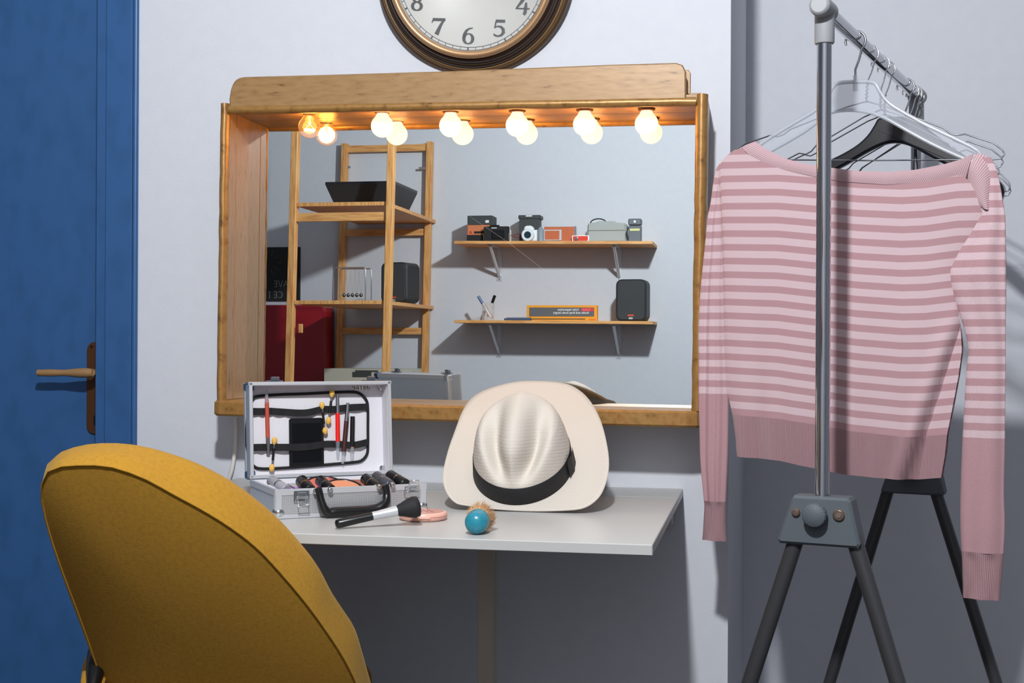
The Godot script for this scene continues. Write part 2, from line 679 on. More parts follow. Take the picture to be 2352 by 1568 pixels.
func door() -> void:
	var t := thing("door_1", "blue painted door in a blue frame with a bronze lever handle", "door", Vector3(-1.8, 0, 0), "", "structure")
	var x_out := on_z(311, 500, 0.012).x
	var x_bead := on_z(300, 500, 0.016).x
	var x_in := on_z(241, 500, 0.012).x
	var x_stop := on_z(220, 500, 0.0).x
	var zl := -0.058
	part(mb().box(Vector3(x_stop + 0.03 - 0.48, 1.015, zl - 0.02), Vector3(0.96, 2.03, 0.04), Basis(), 0.002), "door_leaf", M.blue, t)
	var lx := x_stop - 0.93
	var fr := mb()
	fr.box(Vector3((x_bead + x_in) / 2.0, 1.06, -0.04), Vector3(x_bead - x_in, 2.12, 0.104), Basis(), 0.002)
	part(fr, "door_frame", M.blue, t)
	var fl := mb().box(Vector3(lx - 0.035, 1.06, -0.04), Vector3(0.08, 2.12, 0.104), Basis(), 0.002)
	fl.box(Vector3((lx + x_in) / 2.0, 2.085, -0.04), Vector3(x_in - lx, 0.07, 0.104), Basis(), 0.002)
	part(fl, "door_frame", M.blue, t)
	part(mb().box(Vector3((x_in + x_stop) / 2.0 - 0.0015, 1.025, -0.03), Vector3(x_in - x_stop - 0.003, 2.05, 0.06), Basis(), 0.002), "door_stop", M.blue, t)
	part(mb().tube([Vector3((x_bead + x_out) / 2.0 + 0.001, 0, 0.006), Vector3((x_bead + x_out) / 2.0 + 0.001, 2.12, 0.006)], 0.0062, 12), "frame_bead", M.blue, t)
	# handle
	var pc := on_z(219, 890, zl)
	var top := on_z(212, 785, zl).y
	var bot := on_z(212, 997, zl).y
	var h := thing_part("door_handle", t)
	var w := 0.0185
	var pl := []
	for s in [[1, top], [-1, bot]]:
		for k in 9:
			var a := PI * k / 8.0
			pl.append(Vector2(pc.x + cos(a) * w * s[0], s[1] + (sin(a) * w - w) * s[0]))
	part(mb().prism(pl, zl, zl + 0.005, Transform3D(), 0.0015), "backplate", M.bronze_dark, h)
	var a0 := on_z(214, 856, zl + 0.052)
	var a1 := on_z(87, 856, zl + 0.052)
	var pts := []
	var rad := []
	var rr := [0.0085, 0.0105, 0.0105, 0.0098, 0.0084, 0.0072, 0.0072, 0.0078, 0.008, 0.0076, 0.0072]
	for k in rr.size():
		pts.append(a0.lerp(a1, k / 10.0))
		rad.append(rr[k])
	part(mb().tube(pts, rad, 16, 3, false, 1.0), "lever", M.bronze, h)
	var bx := Vector3(a0.x - 0.003, a0.y, zl)
	part(mb().tube([bx + Vector3(0, 0, 0.002), bx + Vector3(0, 0, 0.052)], [0.0085, 0.0075], 16), "spindle_collar", M.bronze, h)
	var sp := on_z(210, 796, zl + 0.005)
	part(mb().tube([sp, sp + Vector3(0, 0, 0.0012)], [0.003, 0.0024], 12), "screw", M.black, h)
	var kp := on_z(217, 965, zl + 0.005)
	part(mb().box(kp, Vector3(0.003, 0.022, 0.002)), "keyhole", M.black, h)

# a named branch inside a thing, for pieces that make up one part
func thing_part(called: String, parent: Node3D) -> Node3D:
	var o := Node3D.new()
	o.name = called
	parent.add_child(o, true)
	return o

func clock() -> void:
	var c := on_z(1097, -47, 0.0)
	var t := thing("wall_clock", "round wall clock with bronze and dark brown rim above the mirror", "clock", c)
	var lean := Basis(Vector3.RIGHT, deg_to_rad(9.0))
	var xf := Transform3D(lean * Basis(Vector3.RIGHT, PI / 2.0), c + Vector3(0, 0.004, 0.03))
	var rim := [Vector2(0.15, 0.002), Vector2(0.199, 0.0), Vector2(0.2005, 0.004), Vector2(0.199, 0.009), Vector2(0.195, 0.011)]
	part(mb().lathe(rim, xf, 96, 1), "outer_edge", mat(rgb(92, 70, 50), 0.35, 0.4), t)
	part(mb().lathe([Vector2(0.1955, 0.008), Vector2(0.194, 0.013), Vector2(0.191, 0.0165), Vector2(0.188, 0.0175), Vector2(0.186, 0.016)], xf, 96, 0), "rim_bead", mat(rgb(118, 90, 58), 0.35, 0.45), t)
	var dark := [Vector2(0.187, 0.014), Vector2(0.186, 0.021), Vector2(0.183, 0.026), Vector2(0.1795, 0.0275), Vector2(0.178, 0.0265), Vector2(0.177, 0.031), Vector2(0.174, 0.0365), Vector2(0.170, 0.039), Vector2(0.167, 0.039)]
	part(mb().lathe(dark, xf, 96, 0), "rim", mat(rgb(52, 36, 26), 0.3, 0.3), t)
	var bez := []
	for k in 13:
		var a := PI * k / 12.0
		bez.append(Vector2(0.1615 + cos(a) * 0.0075, 0.041 + sin(a) * 0.0085))
	part(mb().lathe(bez, xf, 96, 0), "bezel", mat(rgb(186, 148, 110), 0.36, 0.5), t)
	part(mb().lathe([Vector2(0.0001, 0.036), Vector2(0.155, 0.036), Vector2(0.157, 0.042)], xf, 96, 0), "dial", mat(rgb(196, 195, 190), 0.45), t)
	part(mb().lathe([Vector2(0.0001, 0.0445), Vector2(0.154, 0.0445)], xf, 64, 0), "cover_glass", M.glass, t)
	# minute track, numerals
	var turn := deg_to_rad(-3.8)
	var face := Basis(lean.x, lean.y, lean.z)
	var org := xf * Vector3(0, 0.0364, 0)
	var tr := mb()
	for rr in [0.1525, 0.1465]:
		var rings := []
		for e in [[-0.0005, 0.0], [-0.0005, 0.0003], [0.0005, 0.0003], [0.0005, 0.0]]:
			var ring := PackedVector3Array()
			for k in 120:
				var a := TAU * k / 120.0
				ring.append(org + face * Vector3(cos(a) * (rr + e[0]), sin(a) * (rr + e[0]), e[1]))
			rings.append(ring)
		tr.loft(rings, true, 0)
	for k in 60:
		var a := turn + TAU * k / 60.0
		var d := Vector3(-sin(a), cos(a), 0)
		tr.box(org + face * (d * 0.1495 + Vector3(0, 0, 0.0002)), Vector3(0.0030 if k % 5 == 0 else 0.0010, 0.006, 0.0004), face * Basis(Vector3.BACK, a))
	part(tr, "minute_track", M.ink, t)
	for k in 12:
		var a := turn - TAU * (k + 1) / 12.0
		var p := org + face * (Vector3(-sin(a), cos(a), 0) * 0.124 + Vector3(0, 0, 0.0002))
		if k in [3, 4, 5, 6, 7]:
			part(digit(k + 1, 0.0335, Transform3D(face * Basis(Vector3.BACK, turn), p)), "numeral", M.ink, t)
		else:
			text_part(str(k + 1), 0.047, p, face * Basis(Vector3.BACK, turn), M.ink, t, "numeral", true, true)
	for hnd in [[55.0, 0.075, 0.006], [-60.0, 0.115, 0.0045]]:
		var a := deg_to_rad(hnd[0])
		part(mb().box(org + face * (Vector3(-sin(a), cos(a), 0) * (hnd[1] / 2.0 - 0.01) + Vector3(0, 0, 0.004)), Vector3(hnd[2], hnd[1], 0.001), face * Basis(Vector3.BACK, a)), "hand", M.black_matte, t)

# bold clock numerals drawn as strokes of changing width: [x, y, width] in numeral heights
func digit(n: int, size: float, xf: Transform3D) -> MB:
	var strokes := []
	var oval := func(cx: float, cy: float, rx: float, ry: float, wide: float, thin: float) -> Array:
		var o := []
		for k in 25:
			var a := TAU * k / 24.0
			o.append([cx + cos(a) * rx, cy + sin(a) * ry, lerpf(thin, wide, pow(absf(cos(a)), 1.3))])
		return o
	match n:
		4:
			strokes = [[[0.10, 0.48, 0.20], [-0.08, 0.2, 0.18], [-0.36, -0.16, 0.10]], [[-0.42, -0.19, 0.08], [0.42, -0.19, 0.08]], [[0.20, 0.16, 0.12], [0.18, -0.1, 0.2], [0.15, -0.42, 0.2], [0.08, -0.54, 0.16]]]
		5:
			strokes = [[[-0.22, 0.41, 0.17], [0.34, 0.41, 0.17]], [[-0.20, 0.42, 0.09], [-0.27, 0.0, 0.09]], [[-0.27, 0.02, 0.05], [-0.1, 0.11, 0.08], [0.1, 0.08, 0.14], [0.24, -0.06, 0.2], [0.26, -0.24, 0.2], [0.14, -0.40, 0.14], [-0.04, -0.46, 0.10], [-0.2, -0.44, 0.11], [-0.33, -0.36, 0.10]]]
		6:
			strokes = [oval.call(0.0, -0.17, 0.27, 0.29, 0.2, 0.06), [[-0.27, -0.15, 0.2], [-0.24, 0.08, 0.19], [-0.14, 0.28, 0.15], [0.02, 0.41, 0.10], [0.26, 0.46, 0.05]]]
		7:
			strokes = [[[-0.36, 0.39, 0.17], [0.42, 0.39, 0.17]], [[-0.33, 0.36, 0.1], [-0.41, 0.18, 0.04]], [[0.32, 0.36, 0.12], [0.16, 0.1, 0.16], [0.02, -0.2, 0.22], [-0.1, -0.48, 0.27]]]
		8:
			strokes = [oval.call(0.0, 0.23, 0.22, 0.2, 0.18, 0.06), oval.call(0.0, -0.22, 0.27, 0.24, 0.2, 0.07)]
	var b := mb()
	for s in strokes:
		var rows := []
		for i in s.size():
			var a: Array = s[maxi(i - 1, 0)]
			var c: Array = s[mini(i + 1, s.size() - 1)]
			var d := Vector2(c[0] - a[0], c[1] - a[1])
			if s.size() > 20 and (i == 0 or i == s.size() - 1):
				d = Vector2(0, 1)
			d = d.normalized()
			var w: float = s[i][2] / 2.0
			var q := Vector2(s[i][0], s[i][1])
			var m := Vector2(-d.y, d.x) * w
			rows.append([xf * Vector3((q.x + m.x) * size, (q.y + m.y) * size, 0.0003), xf * Vector3((q.x - m.x) * size, (q.y - m.y) * size, 0.0003)])
		b.sheet(rows)
	return b

func vanity() -> void:
	var ctr := Vector3(-0.5855, 1.181, 0.0)
	var t := thing("vanity_mirror", "deep gold-painted wooden box frame mirror with bulb sockets along its top", "mirror", ctr)
	var rot := Basis(Vector3.BACK, deg_to_rad(-0.5))
	var X := Transform3D(rot, ctr)
	# left side: two planks with a dark gap between them, and a rounded worn front edge
	var rng := RandomNumberGenerator.new()
	rng.seed = 12
	for side in 2:
		var sg := -1.0 if side == 0 else 1.0
		var xo := sg * 0.4805
		var wd := 0.0165 if side == 0 else 0.0205
		var xc := xo - sg * wd / 2.0
		part(mb().box(X * Vector3(xc, 0.017, 0.045), Vector3(wd, 0.588, 0.09), rot, 0.001), "side_plank", M.gold_side, t)
		part(mb().box(X * Vector3(xc, 0.017, 0.111), Vector3(wd, 0.588, 0.038), rot, 0.001), "side_plank", M.gold_side, t)
		var rings := []
		for i in 31:
			var y := -0.277 + 0.591 * i / 30.0
			var wob := rng.randf_range(-0.0007, 0.0007)
			var ring := PackedVector3Array()
			for j in 11:
				var a := PI * j / 10.0
				ring.append(X * Vector3(xc + wob + cos(a) * (wd / 2.0 + 0.0012), y, 0.129 + sin(a) * 0.014))
			rings.append(ring)
		part(mb().loft(rings, true, 3), "front_edge", M.gold_worn, t)
	# top: soffit boards, fascia with rounded corners, bead under it
	part(mb().box(X * Vector3(0, 0.3065, 0.058), Vector3(0.926, 0.015, 0.066), rot, 0.001), "soffit_board", M.gold, t)
	part(mb().box(X * Vector3(0, 0.3065, 0.1145), Vector3(0.926, 0.015, 0.044), rot, 0.001), "soffit_board", M.gold, t)
	var fa := []
	var fx0 := -0.4625
	var fx1 := 0.4405
	for q in [[fx0 + 0.004, 0.300], [fx0 + 0.002, 0.322], [fx0 + 0.005, 0.340], [fx0 + 0.009, 0.351], [fx0 + 0.013, 0.357], [fx0 + 0.018, 0.361], [fx0 + 0.024, 0.3635], [fx0 + 0.034, 0.365], [fx0 + 0.2, 0.3655], [0.0, 0.367], [fx1 - 0.14, 0.372], [fx1 - 0.018, 0.3725], [fx1 - 0.006, 0.368], [fx1, 0.356], [fx1 + 0.001, 0.300]]:
		fa.append(Vector2(q[0], q[1]))
	part(mb().prism(fa, 0.124, 0.142, X, 0.0025), "fascia", M.gold, t)
	var bead := []
	for i in 25:
		bead.append(X * Vector3(-0.462 + 0.922 * i / 24.0, 0.3005 + rng.randf_range(-0.0004, 0.0004), 0.1365))
	part(mb().tube(bead, 0.0085, 14), "bead", M.gold_worn, t)
	part(mb().prism(v2([[0.43, 0.3], [0.447, 0.3], [0.447, 0.361], [0.443, 0.367], [0.43, 0.367]]), 0.085, 0.1, X, 0.001), "corner_block", M.gold, t)
	part(mb().box(X * Vector3(0.452, 0.318, 0.075), Vector3(0.034, 0.01, 0.05), rot, 0.001), "corner_block", M.gold, t)
	# bottom shelf with a rounded right corner
	var bo := v2([[-0.484, 0.0], [0.4835, 0.0], [0.4835, 0.118], [0.480, 0.134], [0.470, 0.146], [0.45, 0.150], [-0.47, 0.150], [-0.481, 0.146], [-0.484, 0.136]])
	var lay := Transform3D(rot, ctr) * Transform3D(Basis(Vector3.RIGHT, Vector3.BACK, Vector3.DOWN), Vector3.ZERO)
	part(mb().prism(bo, 0.277, 0.3075, lay, 0.004), "bottom_shelf", M.gold_worn, t)
	part(mb().box(X * Vector3(0, 0.012, 0.009), Vector3(0.92, 0.57, 0.018), rot), "backboard", M.beige, t)
	part(mb().box(X * Vector3(-0.002, 0.011, 0.0215), Vector3(0.9255, 0.5758, 0.007), rot), "mirror_glass", M.mirror, t, "silvered mirror glass")
	var s0 := on_z(1078, 496, 0.0252)
	var s1 := on_z(1250, 620, 0.0252)
	part(mb().tube([s0, s0.lerp(s1, 0.5) + Vector3(0.002, 0.002, 0), s1], 0.00007, 5), "scratch", M.white, t)
	# sockets and bulbs
	var px := [711, 878, 1035, 1188, 1343, 1485]
	var py := [291, 289, 288, 287, 285, 284]
	var names := ["clear round bulb with glowing filament, under the left end of the gold fascia",
		"frosted glowing round bulb directly beside the clear filament bulb",
		"frosted glowing round bulb, second after the clear filament bulb",
		"frosted glowing round bulb, third after the clear filament bulb",
		"frosted glowing round bulb, fourth after the clear filament bulb",
		"frosted glowing round bulb at the end of the row farthest from the clear bulb"]
	for k in 6:
		var p := on_z(px[k], py[k], 0.079)
		var up := Transform3D(Basis(), p)
		var soff := 0.0285
		part(mb().lathe([Vector2(0.0165, soff), Vector2(0.0165, soff - 0.0025), Vector2(0.0135, soff - 0.004), Vector2(0.0105, soff - 0.004)], up, 28), "bulb_socket", mat(rgb(78, 50, 32), 0.4, 0.4), t)
		var bt := thing("light_bulb", names[k], "bulb", p, "bulbs along the top of the vanity mirror")
		var prof := [Vector2(0.0105, 0.0245), Vector2(0.0125, 0.0205)]
		for a in 15:
			var w := deg_to_rad(40.0) + (PI - deg_to_rad(40.0)) * a / 14.0
			prof.append(Vector2(maxf(0.0003, sin(w) * 0.0226), cos(w) * 0.0226 - 0.0005))
		if k == 0:
			var g := mat(Color(1.0, 0.9, 0.76, 0.05), 0.02)
			g.transparency = BaseMaterial3D.TRANSPARENCY_ALPHA
			part(mb().lathe(prof, up, 32), "glass_bulb", g, bt)
			part(mb().lathe([Vector2(0.003, 0.022), Vector2(0.0022, 0.012), Vector2(0.0032, 0.008), Vector2(0.0015, 0.004)], up, 14), "stem", glow(Color(1.0, 0.85, 0.6), 0.9), bt)
			var fil := []
			for i in 13:
				var a := PI * (0.05 + 0.9 * i / 12.0)
				fil.append(p + Vector3(cos(a) * 0.010, -0.006 - sin(a * 2.0) * 0.0008 - 0.001 * cos(a * 12.0), -sin(a) * 0.004))
			part(mb().tube(fil, 0.0026, 8), "filament", glow(Color(1.0, 0.93, 0.8), 7.0), bt)
			part(mb().tube([p + Vector3(0, 0.005, 0), p + Vector3(-0.0095, -0.005, 0)], 0.0006, 6), "support_wire", glow(Color(1.0, 0.85, 0.6), 1.2), bt)
			part(mb().tube([p + Vector3(0, 0.005, 0), p + Vector3(0.0095, -0.005, 0)], 0.0006, 6), "support_wire", glow(Color(1.0, 0.85, 0.6), 1.2), bt)
		else:
			part(mb().lathe(prof, up, 32), "glass_bulb", glow(Color(1.0, 0.945, 0.82), 1.1), bt)
		lamp(p, Color(1.0, 0.66, 0.26), 0.009, 0.018, bt, "bulb_glow")

func desk() -> void:
	var xr := -0.1515
	var xl := -1.0756
	var t := thing("drop_leaf_desk", "white wall-mounted drop-leaf desk under the gold mirror", "desk", Vector3((xl + xr) / 2.0, 0, 0.4))
	var th := 0.016
	part(mb().box(Vector3((xl + xr) / 2.0, DESK_Y - th / 2.0, 0.0785), Vector3(xr - xl, th, 0.156), Basis(), 0.0012), "fixed_shelf", M.white_lam, t)
	part(mb().box(Vector3((xl + xr) / 2.0, DESK_Y - th / 2.0, 0.4545), Vector3(xr - xl, th, 0.593), Basis(), 0.0012), "folding_leaf", M.white_lam, t)
	var ap := v2([[xl + 0.03, 0.725], [xr - 0.018, 0.725], [xr - 0.018, 0.672], [xr - 0.022, 0.664], [xr - 0.03, 0.660], [xl + 0.03, 0.660]])
	part(mb().prism(ap, 0.004, 0.05, Transform3D(), 0.0015), "wall_rail", M.white_lam, t)
	var p := on_z(1111, 1300, 0.42)
	part(mb().box(Vector3(p.x, 0.362, 0.395), Vector3(0.0257, 0.722, 0.022), Basis(), 0.001), "support_leg", M.beige, t)
	part(mb().box(Vector3(p.x + 0.001, 0.362, 0.369), Vector3(0.0235, 0.722, 0.022), Basis(), 0.001), "support_leg", M.beige, t)
	part(mb().box(Vector3(p.x, 0.71, 0.2), Vector3(0.024, 0.03, 0.3), Basis(), 0.001), "swing_rail", M.beige, t)
	var q := on_z(1005, 1255, 0.62)
	part(mb().box(Vector3(q.x, DESK_Y - th - 0.008, 0.62), Vector3(0.016, 0.018, 0.03), Basis(), 0.002), "stop_block", M.beige, t)
	for hx in [-0.9, -0.32]:
		part(mb().box(Vector3(hx, DESK_Y - th - 0.0015, 0.157), Vector3(0.05, 0.003, 0.06), Basis(), 0.0006), "hinge", M.steel, t)

func chair() -> void:
	# rear outline (seam) and the outer silhouette of the upholstered back, as pixels on two planes of the backrest
	var seam := [[97, 1150], [96, 1118], [108, 1086], [135, 1072], [190, 1068], [245, 1070], [290, 1082], [340, 1102], [395, 1133], [460, 1168], [525, 1208], [590, 1258], [650, 1322], [705, 1388], [750, 1450], [790, 1512], [822, 1580], [850, 1680], [862, 1800], [820, 1880], [700, 1905], [560, 1910], [420, 1900], [330, 1860], [290, 1760], [262, 1680], [238, 1580], [212, 1495], [178, 1400], [140, 1300], [112, 1215]]
	var outer := [[101, 1150], [99, 1114], [105, 1072], [130, 1046], [185, 1030], [240, 1026], [300, 1030], [365, 1046], [440, 1072], [515, 1110], [580, 1155], [640, 1206], [692, 1262], [732, 1315], [762, 1372], [790, 1415], [816, 1455], [834, 1510], [850, 1568], [880, 1680], [890, 1800], [845, 1900], [710, 1930], [560, 1935], [410, 1925], [318, 1880], [292, 1780], [268, 1690], [246, 1585], [220, 1495], [186, 1400], [148, 1300], [119, 1215]]
	var n := Vector3(0.15, -0.57, 0.81).normalized()
	var p0 := eye + ray(450, 1250) * 1.875
	var N := 96
	var A := smooth_line(v2(seam), N, true)
	var B := smooth_line(v2(outer), N, true)
	var t := thing("swivel_chair", "mustard yellow wool swivel chair with rounded back facing the desk", "chair", Vector3(p0.x, 0, p0.z - 0.2))
	# start both outlines at the same corner so that the rings match by direction from the middle
	var rings := []
	var mid := Vector3.ZERO
	var pa := []
	var pb := []
	for i in N:
		pa.append(on_plane(A[i].x, A[i].y, p0, n))
		pb.append(on_plane(B[i].x, B[i].y, p0 - n * 0.062, n))
		mid += pa[i]
	mid /= N
	var er := Vector3.UP.cross(n).normalized()
	var eu := n.cross(er)
	var pol := func(pts: Array, a: float) -> Vector3:
		# where the outline is met in direction a from the middle
		var best := Vector3.ZERO
		var far := -1.0
		var dx := cos(a)
		var dy := sin(a)
		for i in pts.size():
			var q0: Vector3 = pts[i] - mid
			var q1: Vector3 = pts[(i + 1) % pts.size()] - mid
			var x0 := q0.dot(er)
			var y0 := q0.dot(eu)
			var x1 := q1.dot(er)
			var y1 := q1.dot(eu)
			var c0 := x0 * dy - y0 * dx
			var c1 := x1 * dy - y1 * dx
			if (c0 <= 0.0) != (c1 <= 0.0):
				var w := c0 / (c0 - c1)
				var h := (x0 + (x1 - x0) * w) * dx + (y0 + (y1 - y0) * w) * dy
				if h > far:
					far = h
					best = pts[i].lerp(pts[(i + 1) % pts.size()], w)
		return best
	var ra := []
	var rb := []
	for k in N:
		var a := TAU * k / N
		ra.append(pol.call(pa, a))
		rb.append(pol.call(pb, a))
	# rear panel, slightly domed
	var back_rings := []
	for s in [0.02, 0.2, 0.4, 0.6, 0.78, 0.9, 0.97, 1.0]:
		var ring := PackedVector3Array()
		for k in N:
			ring.append(mid.lerp(ra[k], s) + n * (0.022 * (1.0 - pow(s, 2.4))))
		back_rings.append(ring)
	part(mb().loft(back_rings, true, 1), "rear_panel", M.wool, t)
	# padded border and front of the back
	var bor := []
	for s in 9:
		var w := s / 8.0
		var ring := PackedVector3Array()
		for k in N:
			var q: Vector3 = ra[k].lerp(rb[k], w)
			var d: Vector3 = rb[k] - mid
			d = (d - n * d.dot(n)).normalized()
			var wide: Vector3 = rb[k] - ra[k]
			wide -= n * wide.dot(n)
			ring.append(q + d * (0.007 * sin(PI * w) * clampf(wide.length() / 0.03, 0.0, 1.0)))
		bor.append(ring)
	for s in [[0.985, 0.014], [0.94, 0.028], [0.85, 0.036], [0.6, 0.03], [0.3, 0.022], [0.02, 0.02]]:
		var ring := PackedVector3Array()
		var cm := mid - n * 0.062
		for k in N:
			ring.append(cm.lerp(rb[k], s[0]) - n * s[1])
		bor.append(ring)
	part(mb().loft(bor, true, 2), "back_cushion", M.wool, t)
	var pip := []
	for k in N:
		pip.append(ra[k] + (ra[k] - mid).normalized() * 0.0008 + n * 0.0006)
	part(mb().tube(pip, 0.0013, 8, 0, true), "piping", M.wool, t)
	# seat, column and star foot, below the frame
	var fwd := Vector3(-n.x, 0, -n.z).normalized()
	var side := Vector3(fwd.z, 0, -fwd.x)
	var sc := Vector3(mid.x, 0.44, mid.z) + fwd * 0.27
	var seat := []
	for l in [[0.0, 0.86], [0.012, 0.96], [0.035, 1.0], [0.07, 0.99], [0.092, 0.93], [0.1, 0.8], [0.102, 0.05]]:
		var ring := PackedVector3Array()
		for k in 48:
			var a := TAU * k / 48.0
			var cx := signf(cos(a)) * pow(absf(cos(a)), 0.6)
			var cz := signf(sin(a)) * pow(absf(sin(a)), 0.6)
			ring.append(sc + side * (cx * 0.235 * l[1]) + fwd * (cz * 0.235 * l[1]) + Vector3(0, l[0] - 0.06, 0))
		seat.append(ring)
	part(mb().loft(seat), "seat", M.wool, t)
	part(mb().lathe([Vector2(0.025, 0.06), Vector2(0.025, 0.22), Vector2(0.035, 0.225), Vector2(0.035, 0.38)], Transform3D(Basis(), Vector3(sc.x, 0, sc.z)), 20), "column", M.black_matte, t)
	for k in 5:
		var a := TAU * k / 5.0 + 0.3
		var d := Vector3(cos(a), 0, sin(a))
		part(mb().tube([Vector3(sc.x, 0.085, sc.z), Vector3(sc.x, 0.06, sc.z) + d * 0.26], [0.022, 0.014], 10), "foot_spoke", M.black_matte, t)
		part(mb().ball(Vector3(sc.x, 0.0245, sc.z) + d * 0.26, 0.0245, 12), "caster", M.black_matte, t)
	# arms: black pads on yellow shells; the far one shows beside the back
	for s in [0, 1]:
		var e0 := eye + ray(226, 1500) * 2.02 if s == 0 else eye + ray(905, 1700) * 1.86
		var dirf := fwd
		var arm := []
		var arm2 := []
		var o := (side if (side.dot(e0 - mid) > 0.0) else -side)
		for i in 9:
			var w := i / 8.0
			var q := e0 + dirf * (-0.03 + 0.25 * w) + Vector3(0, 0.02 - 0.02 * w - 0.07 * pow(1.0 - w, 4.0), 0) + o * (0.012 * sin(PI * w))
			arm.append(q)
			arm2.append(q + Vector3(0, -0.02, 0) + o * 0.004)
		part(mb().tube(arm, [0.008, 0.014, 0.018, 0.02, 0.02, 0.02, 0.019, 0.016, 0.008], 12, 3, false, 0.8), "arm_pad", M.black, t, "black arm pad")
		part(mb().tube(arm2, [0.012, 0.018, 0.021, 0.022, 0.022, 0.022, 0.021, 0.018, 0.012], 12, 3, false, 0.6), "arm_shell", M.wool, t)
		var mlow := arm2[4] as Vector3
		part(mb().tube([mlow, Vector3(mlow.x, 0.45, mlow.z) - o * 0.01, sc + o * 0.2 + Vector3(0, -0.03, 0)], 0.014, 10), "arm_post", M.black_matte, t)

var rack_a := Vector3.ZERO
var rack_b := Vector3.ZERO
var bar_d := Vector3.ZERO
var bar_e := Vector3.ZERO   # to the right, square to the bar
var bar_n := Vector3.ZERO   # towards the near end

func bar_at(px: float) -> Vector3:
	var lo := -0.1
	var hi := 1.1
	for i in 40:
		var m := (lo + hi) / 2.0
		var p := rack_a.lerp(rack_b, m) - eye
		if 1176.0 + FPX * p.dot(cr) / p.dot(cf) < px:
			lo = m
		else:
			hi = m
	return rack_a.lerp(rack_b, lo)

func local2(pts: Array, p: Vector3, e: Vector3, n: Vector3) -> Array:
	var o := []
	for q in pts:
		var w := on_plane(q[0], q[1], p, n) - p
		o.append(Vector2(w.dot(e), w.y))
	return o

func rack() -> void:
	rack_a = eye + ray(1894, 22) * 2.125
	rack_b = eye + ray(2105, 222) * 2.85
	rack_b.y = rack_a.y
	bar_d = (rack_b - rack_a).normalized()
	bar_n = -bar_d
	bar_e = Vector3.UP.cross(bar_n).normalized()
	var t := thing("clothes_rack", "chrome clothes rail on grey splayed legs, carrying hangers and a striped jumper", "clothes rack", Vector3(rack_a.lerp(rack_b, 0.5).x, 0, rack_a.lerp(rack_b, 0.5).z))
	part(mb().tube([rack_a, rack_b], 0.0115, 24), "top_bar", M.chrome, t)
	for k in 2:
		var p := rack_a if k == 0 else rack_b
		var out := bar_n if k == 0 else bar_d
		var near := k == 0
		var top_px := 1138.0 if near else 1010.0
		var by := on_plane(1897, 1138, rack_a, bar_n).y
		# joint: a short sleeve along the bar with a rounded end and a sleeve down the upright
		var jp = M.plastic_grey
		var j := mb().tube([p - out * 0.022, p + out * 0.030, p + out * 0.036, p + out * 0.038], [0.0168, 0.0168, 0.0155, 0.012], 24)
		part(j, "joint", jp, t)
		part(mb().tube([p, p + Vector3(0, -0.052, 0), p + Vector3(0, -0.054, 0)], [0.0155, 0.0155, 0.0145], 24), "joint_sleeve", jp, t)
		part(mb().tube([p + Vector3(0, -0.04, 0), Vector3(p.x, by - 0.05, p.z)], 0.0115, 28), "upright", M.chrome, t)
		# foot bracket: a tapered block with a knob and two bolts
		var frame := Transform3D(Basis(bar_e, Vector3.UP, bar_n), Vector3(p.x, 0, p.z))
		var yb := on_plane(1897, 1250, rack_a, bar_n).y
		var pl := [Vector2(-0.043, by - 0.004), Vector2(-0.04, by), Vector2(0.045, by), Vector2(0.049, by - 0.005), Vector2(0.0635, yb + 0.006), Vector2(0.060, yb), Vector2(-0.062, yb), Vector2(-0.066, yb + 0.005)]
		var br := part(mb().prism(pl, -0.022, 0.022, frame, 0.004), "foot_bracket", M.plastic_slate, t)
		for f in ([1.0, -1.0] if near else [1.0]):
			var ky := on_plane(1892, 1178, rack_a, bar_n).y
			var kn := mb()
			var rings := []
			for q in [[0.022, 0.016], [0.03, 0.0185], [0.041, 0.0185], [0.044, 0.0165], [0.0445, 0.002]]:
				var ring := PackedVector3Array()
				for i in 64:
					var a := TAU * i / 64.0
					var r: float = q[1] * (1.0 + (0.025 * sin(a * 18.0) if q[1] > 0.017 else 0.0))
					ring.append(frame * Vector3(-0.003 + cos(a) * r, ky + sin(a) * r, q[0] * f))
				rings.append(ring)
			if f > 0.0:
				part(kn.loft(rings), "knob", M.plastic_slate, br)
			for bx in [[-0.0355, 0.0068], [0.0315, 0.0092]]:
				var bp := Vector3(bx[0], ky + 0.001, 0.0)
				part(mb().tube([frame * (bp + Vector3(0, 0, 0.021 * f)), frame * (bp + Vector3(0, 0, 0.0245 * f)), frame * (bp + Vector3(0, 0, 0.0255 * f))], [bx[1], bx[1], bx[1] * 0.8], 20), "bolt", mat(rgb(150, 128, 112), 0.3, 0.8), br)
				part(mb().tube([frame * (bp + Vector3(0, 0, 0.0245 * f)), frame * (bp + Vector3(0, 0, 0.0272 * f))], 0.0042, 6), "bolt_head", M.bright_steel, br)
		var legs := [[[1828, 1240], [1722, 1568]], [[1965, 1248], [2062, 1568]]] if near else [[[2042, 1098], [1905, 1568]], [[2148, 1098], [2288, 1568]]]
		for q in legs:
			var a := on_plane(q[0][0], q[0][1], p, bar_n)
			var b := on_plane(q[1][0], q[1][1], p, bar_n)
			if not near:
				a = Vector3(p.x, 0, p.z) + bar_e * (a - p).dot(bar_e) + Vector3(0, yb + 0.01, 0)
			var d := (b - a).normalized()
			var fl := a + d * ((0.012 - a.y) / d.y)
			part(mb().tube([a - d * 0.02, fl], 0.0128, 20), "leg", M.leg_dark, t)
			part(mb().tube([fl - d * 0.03, fl - d * 0.002], 0.0148, 16), "leg_cap", M.black_matte, t)
	hangers()
	sweater()

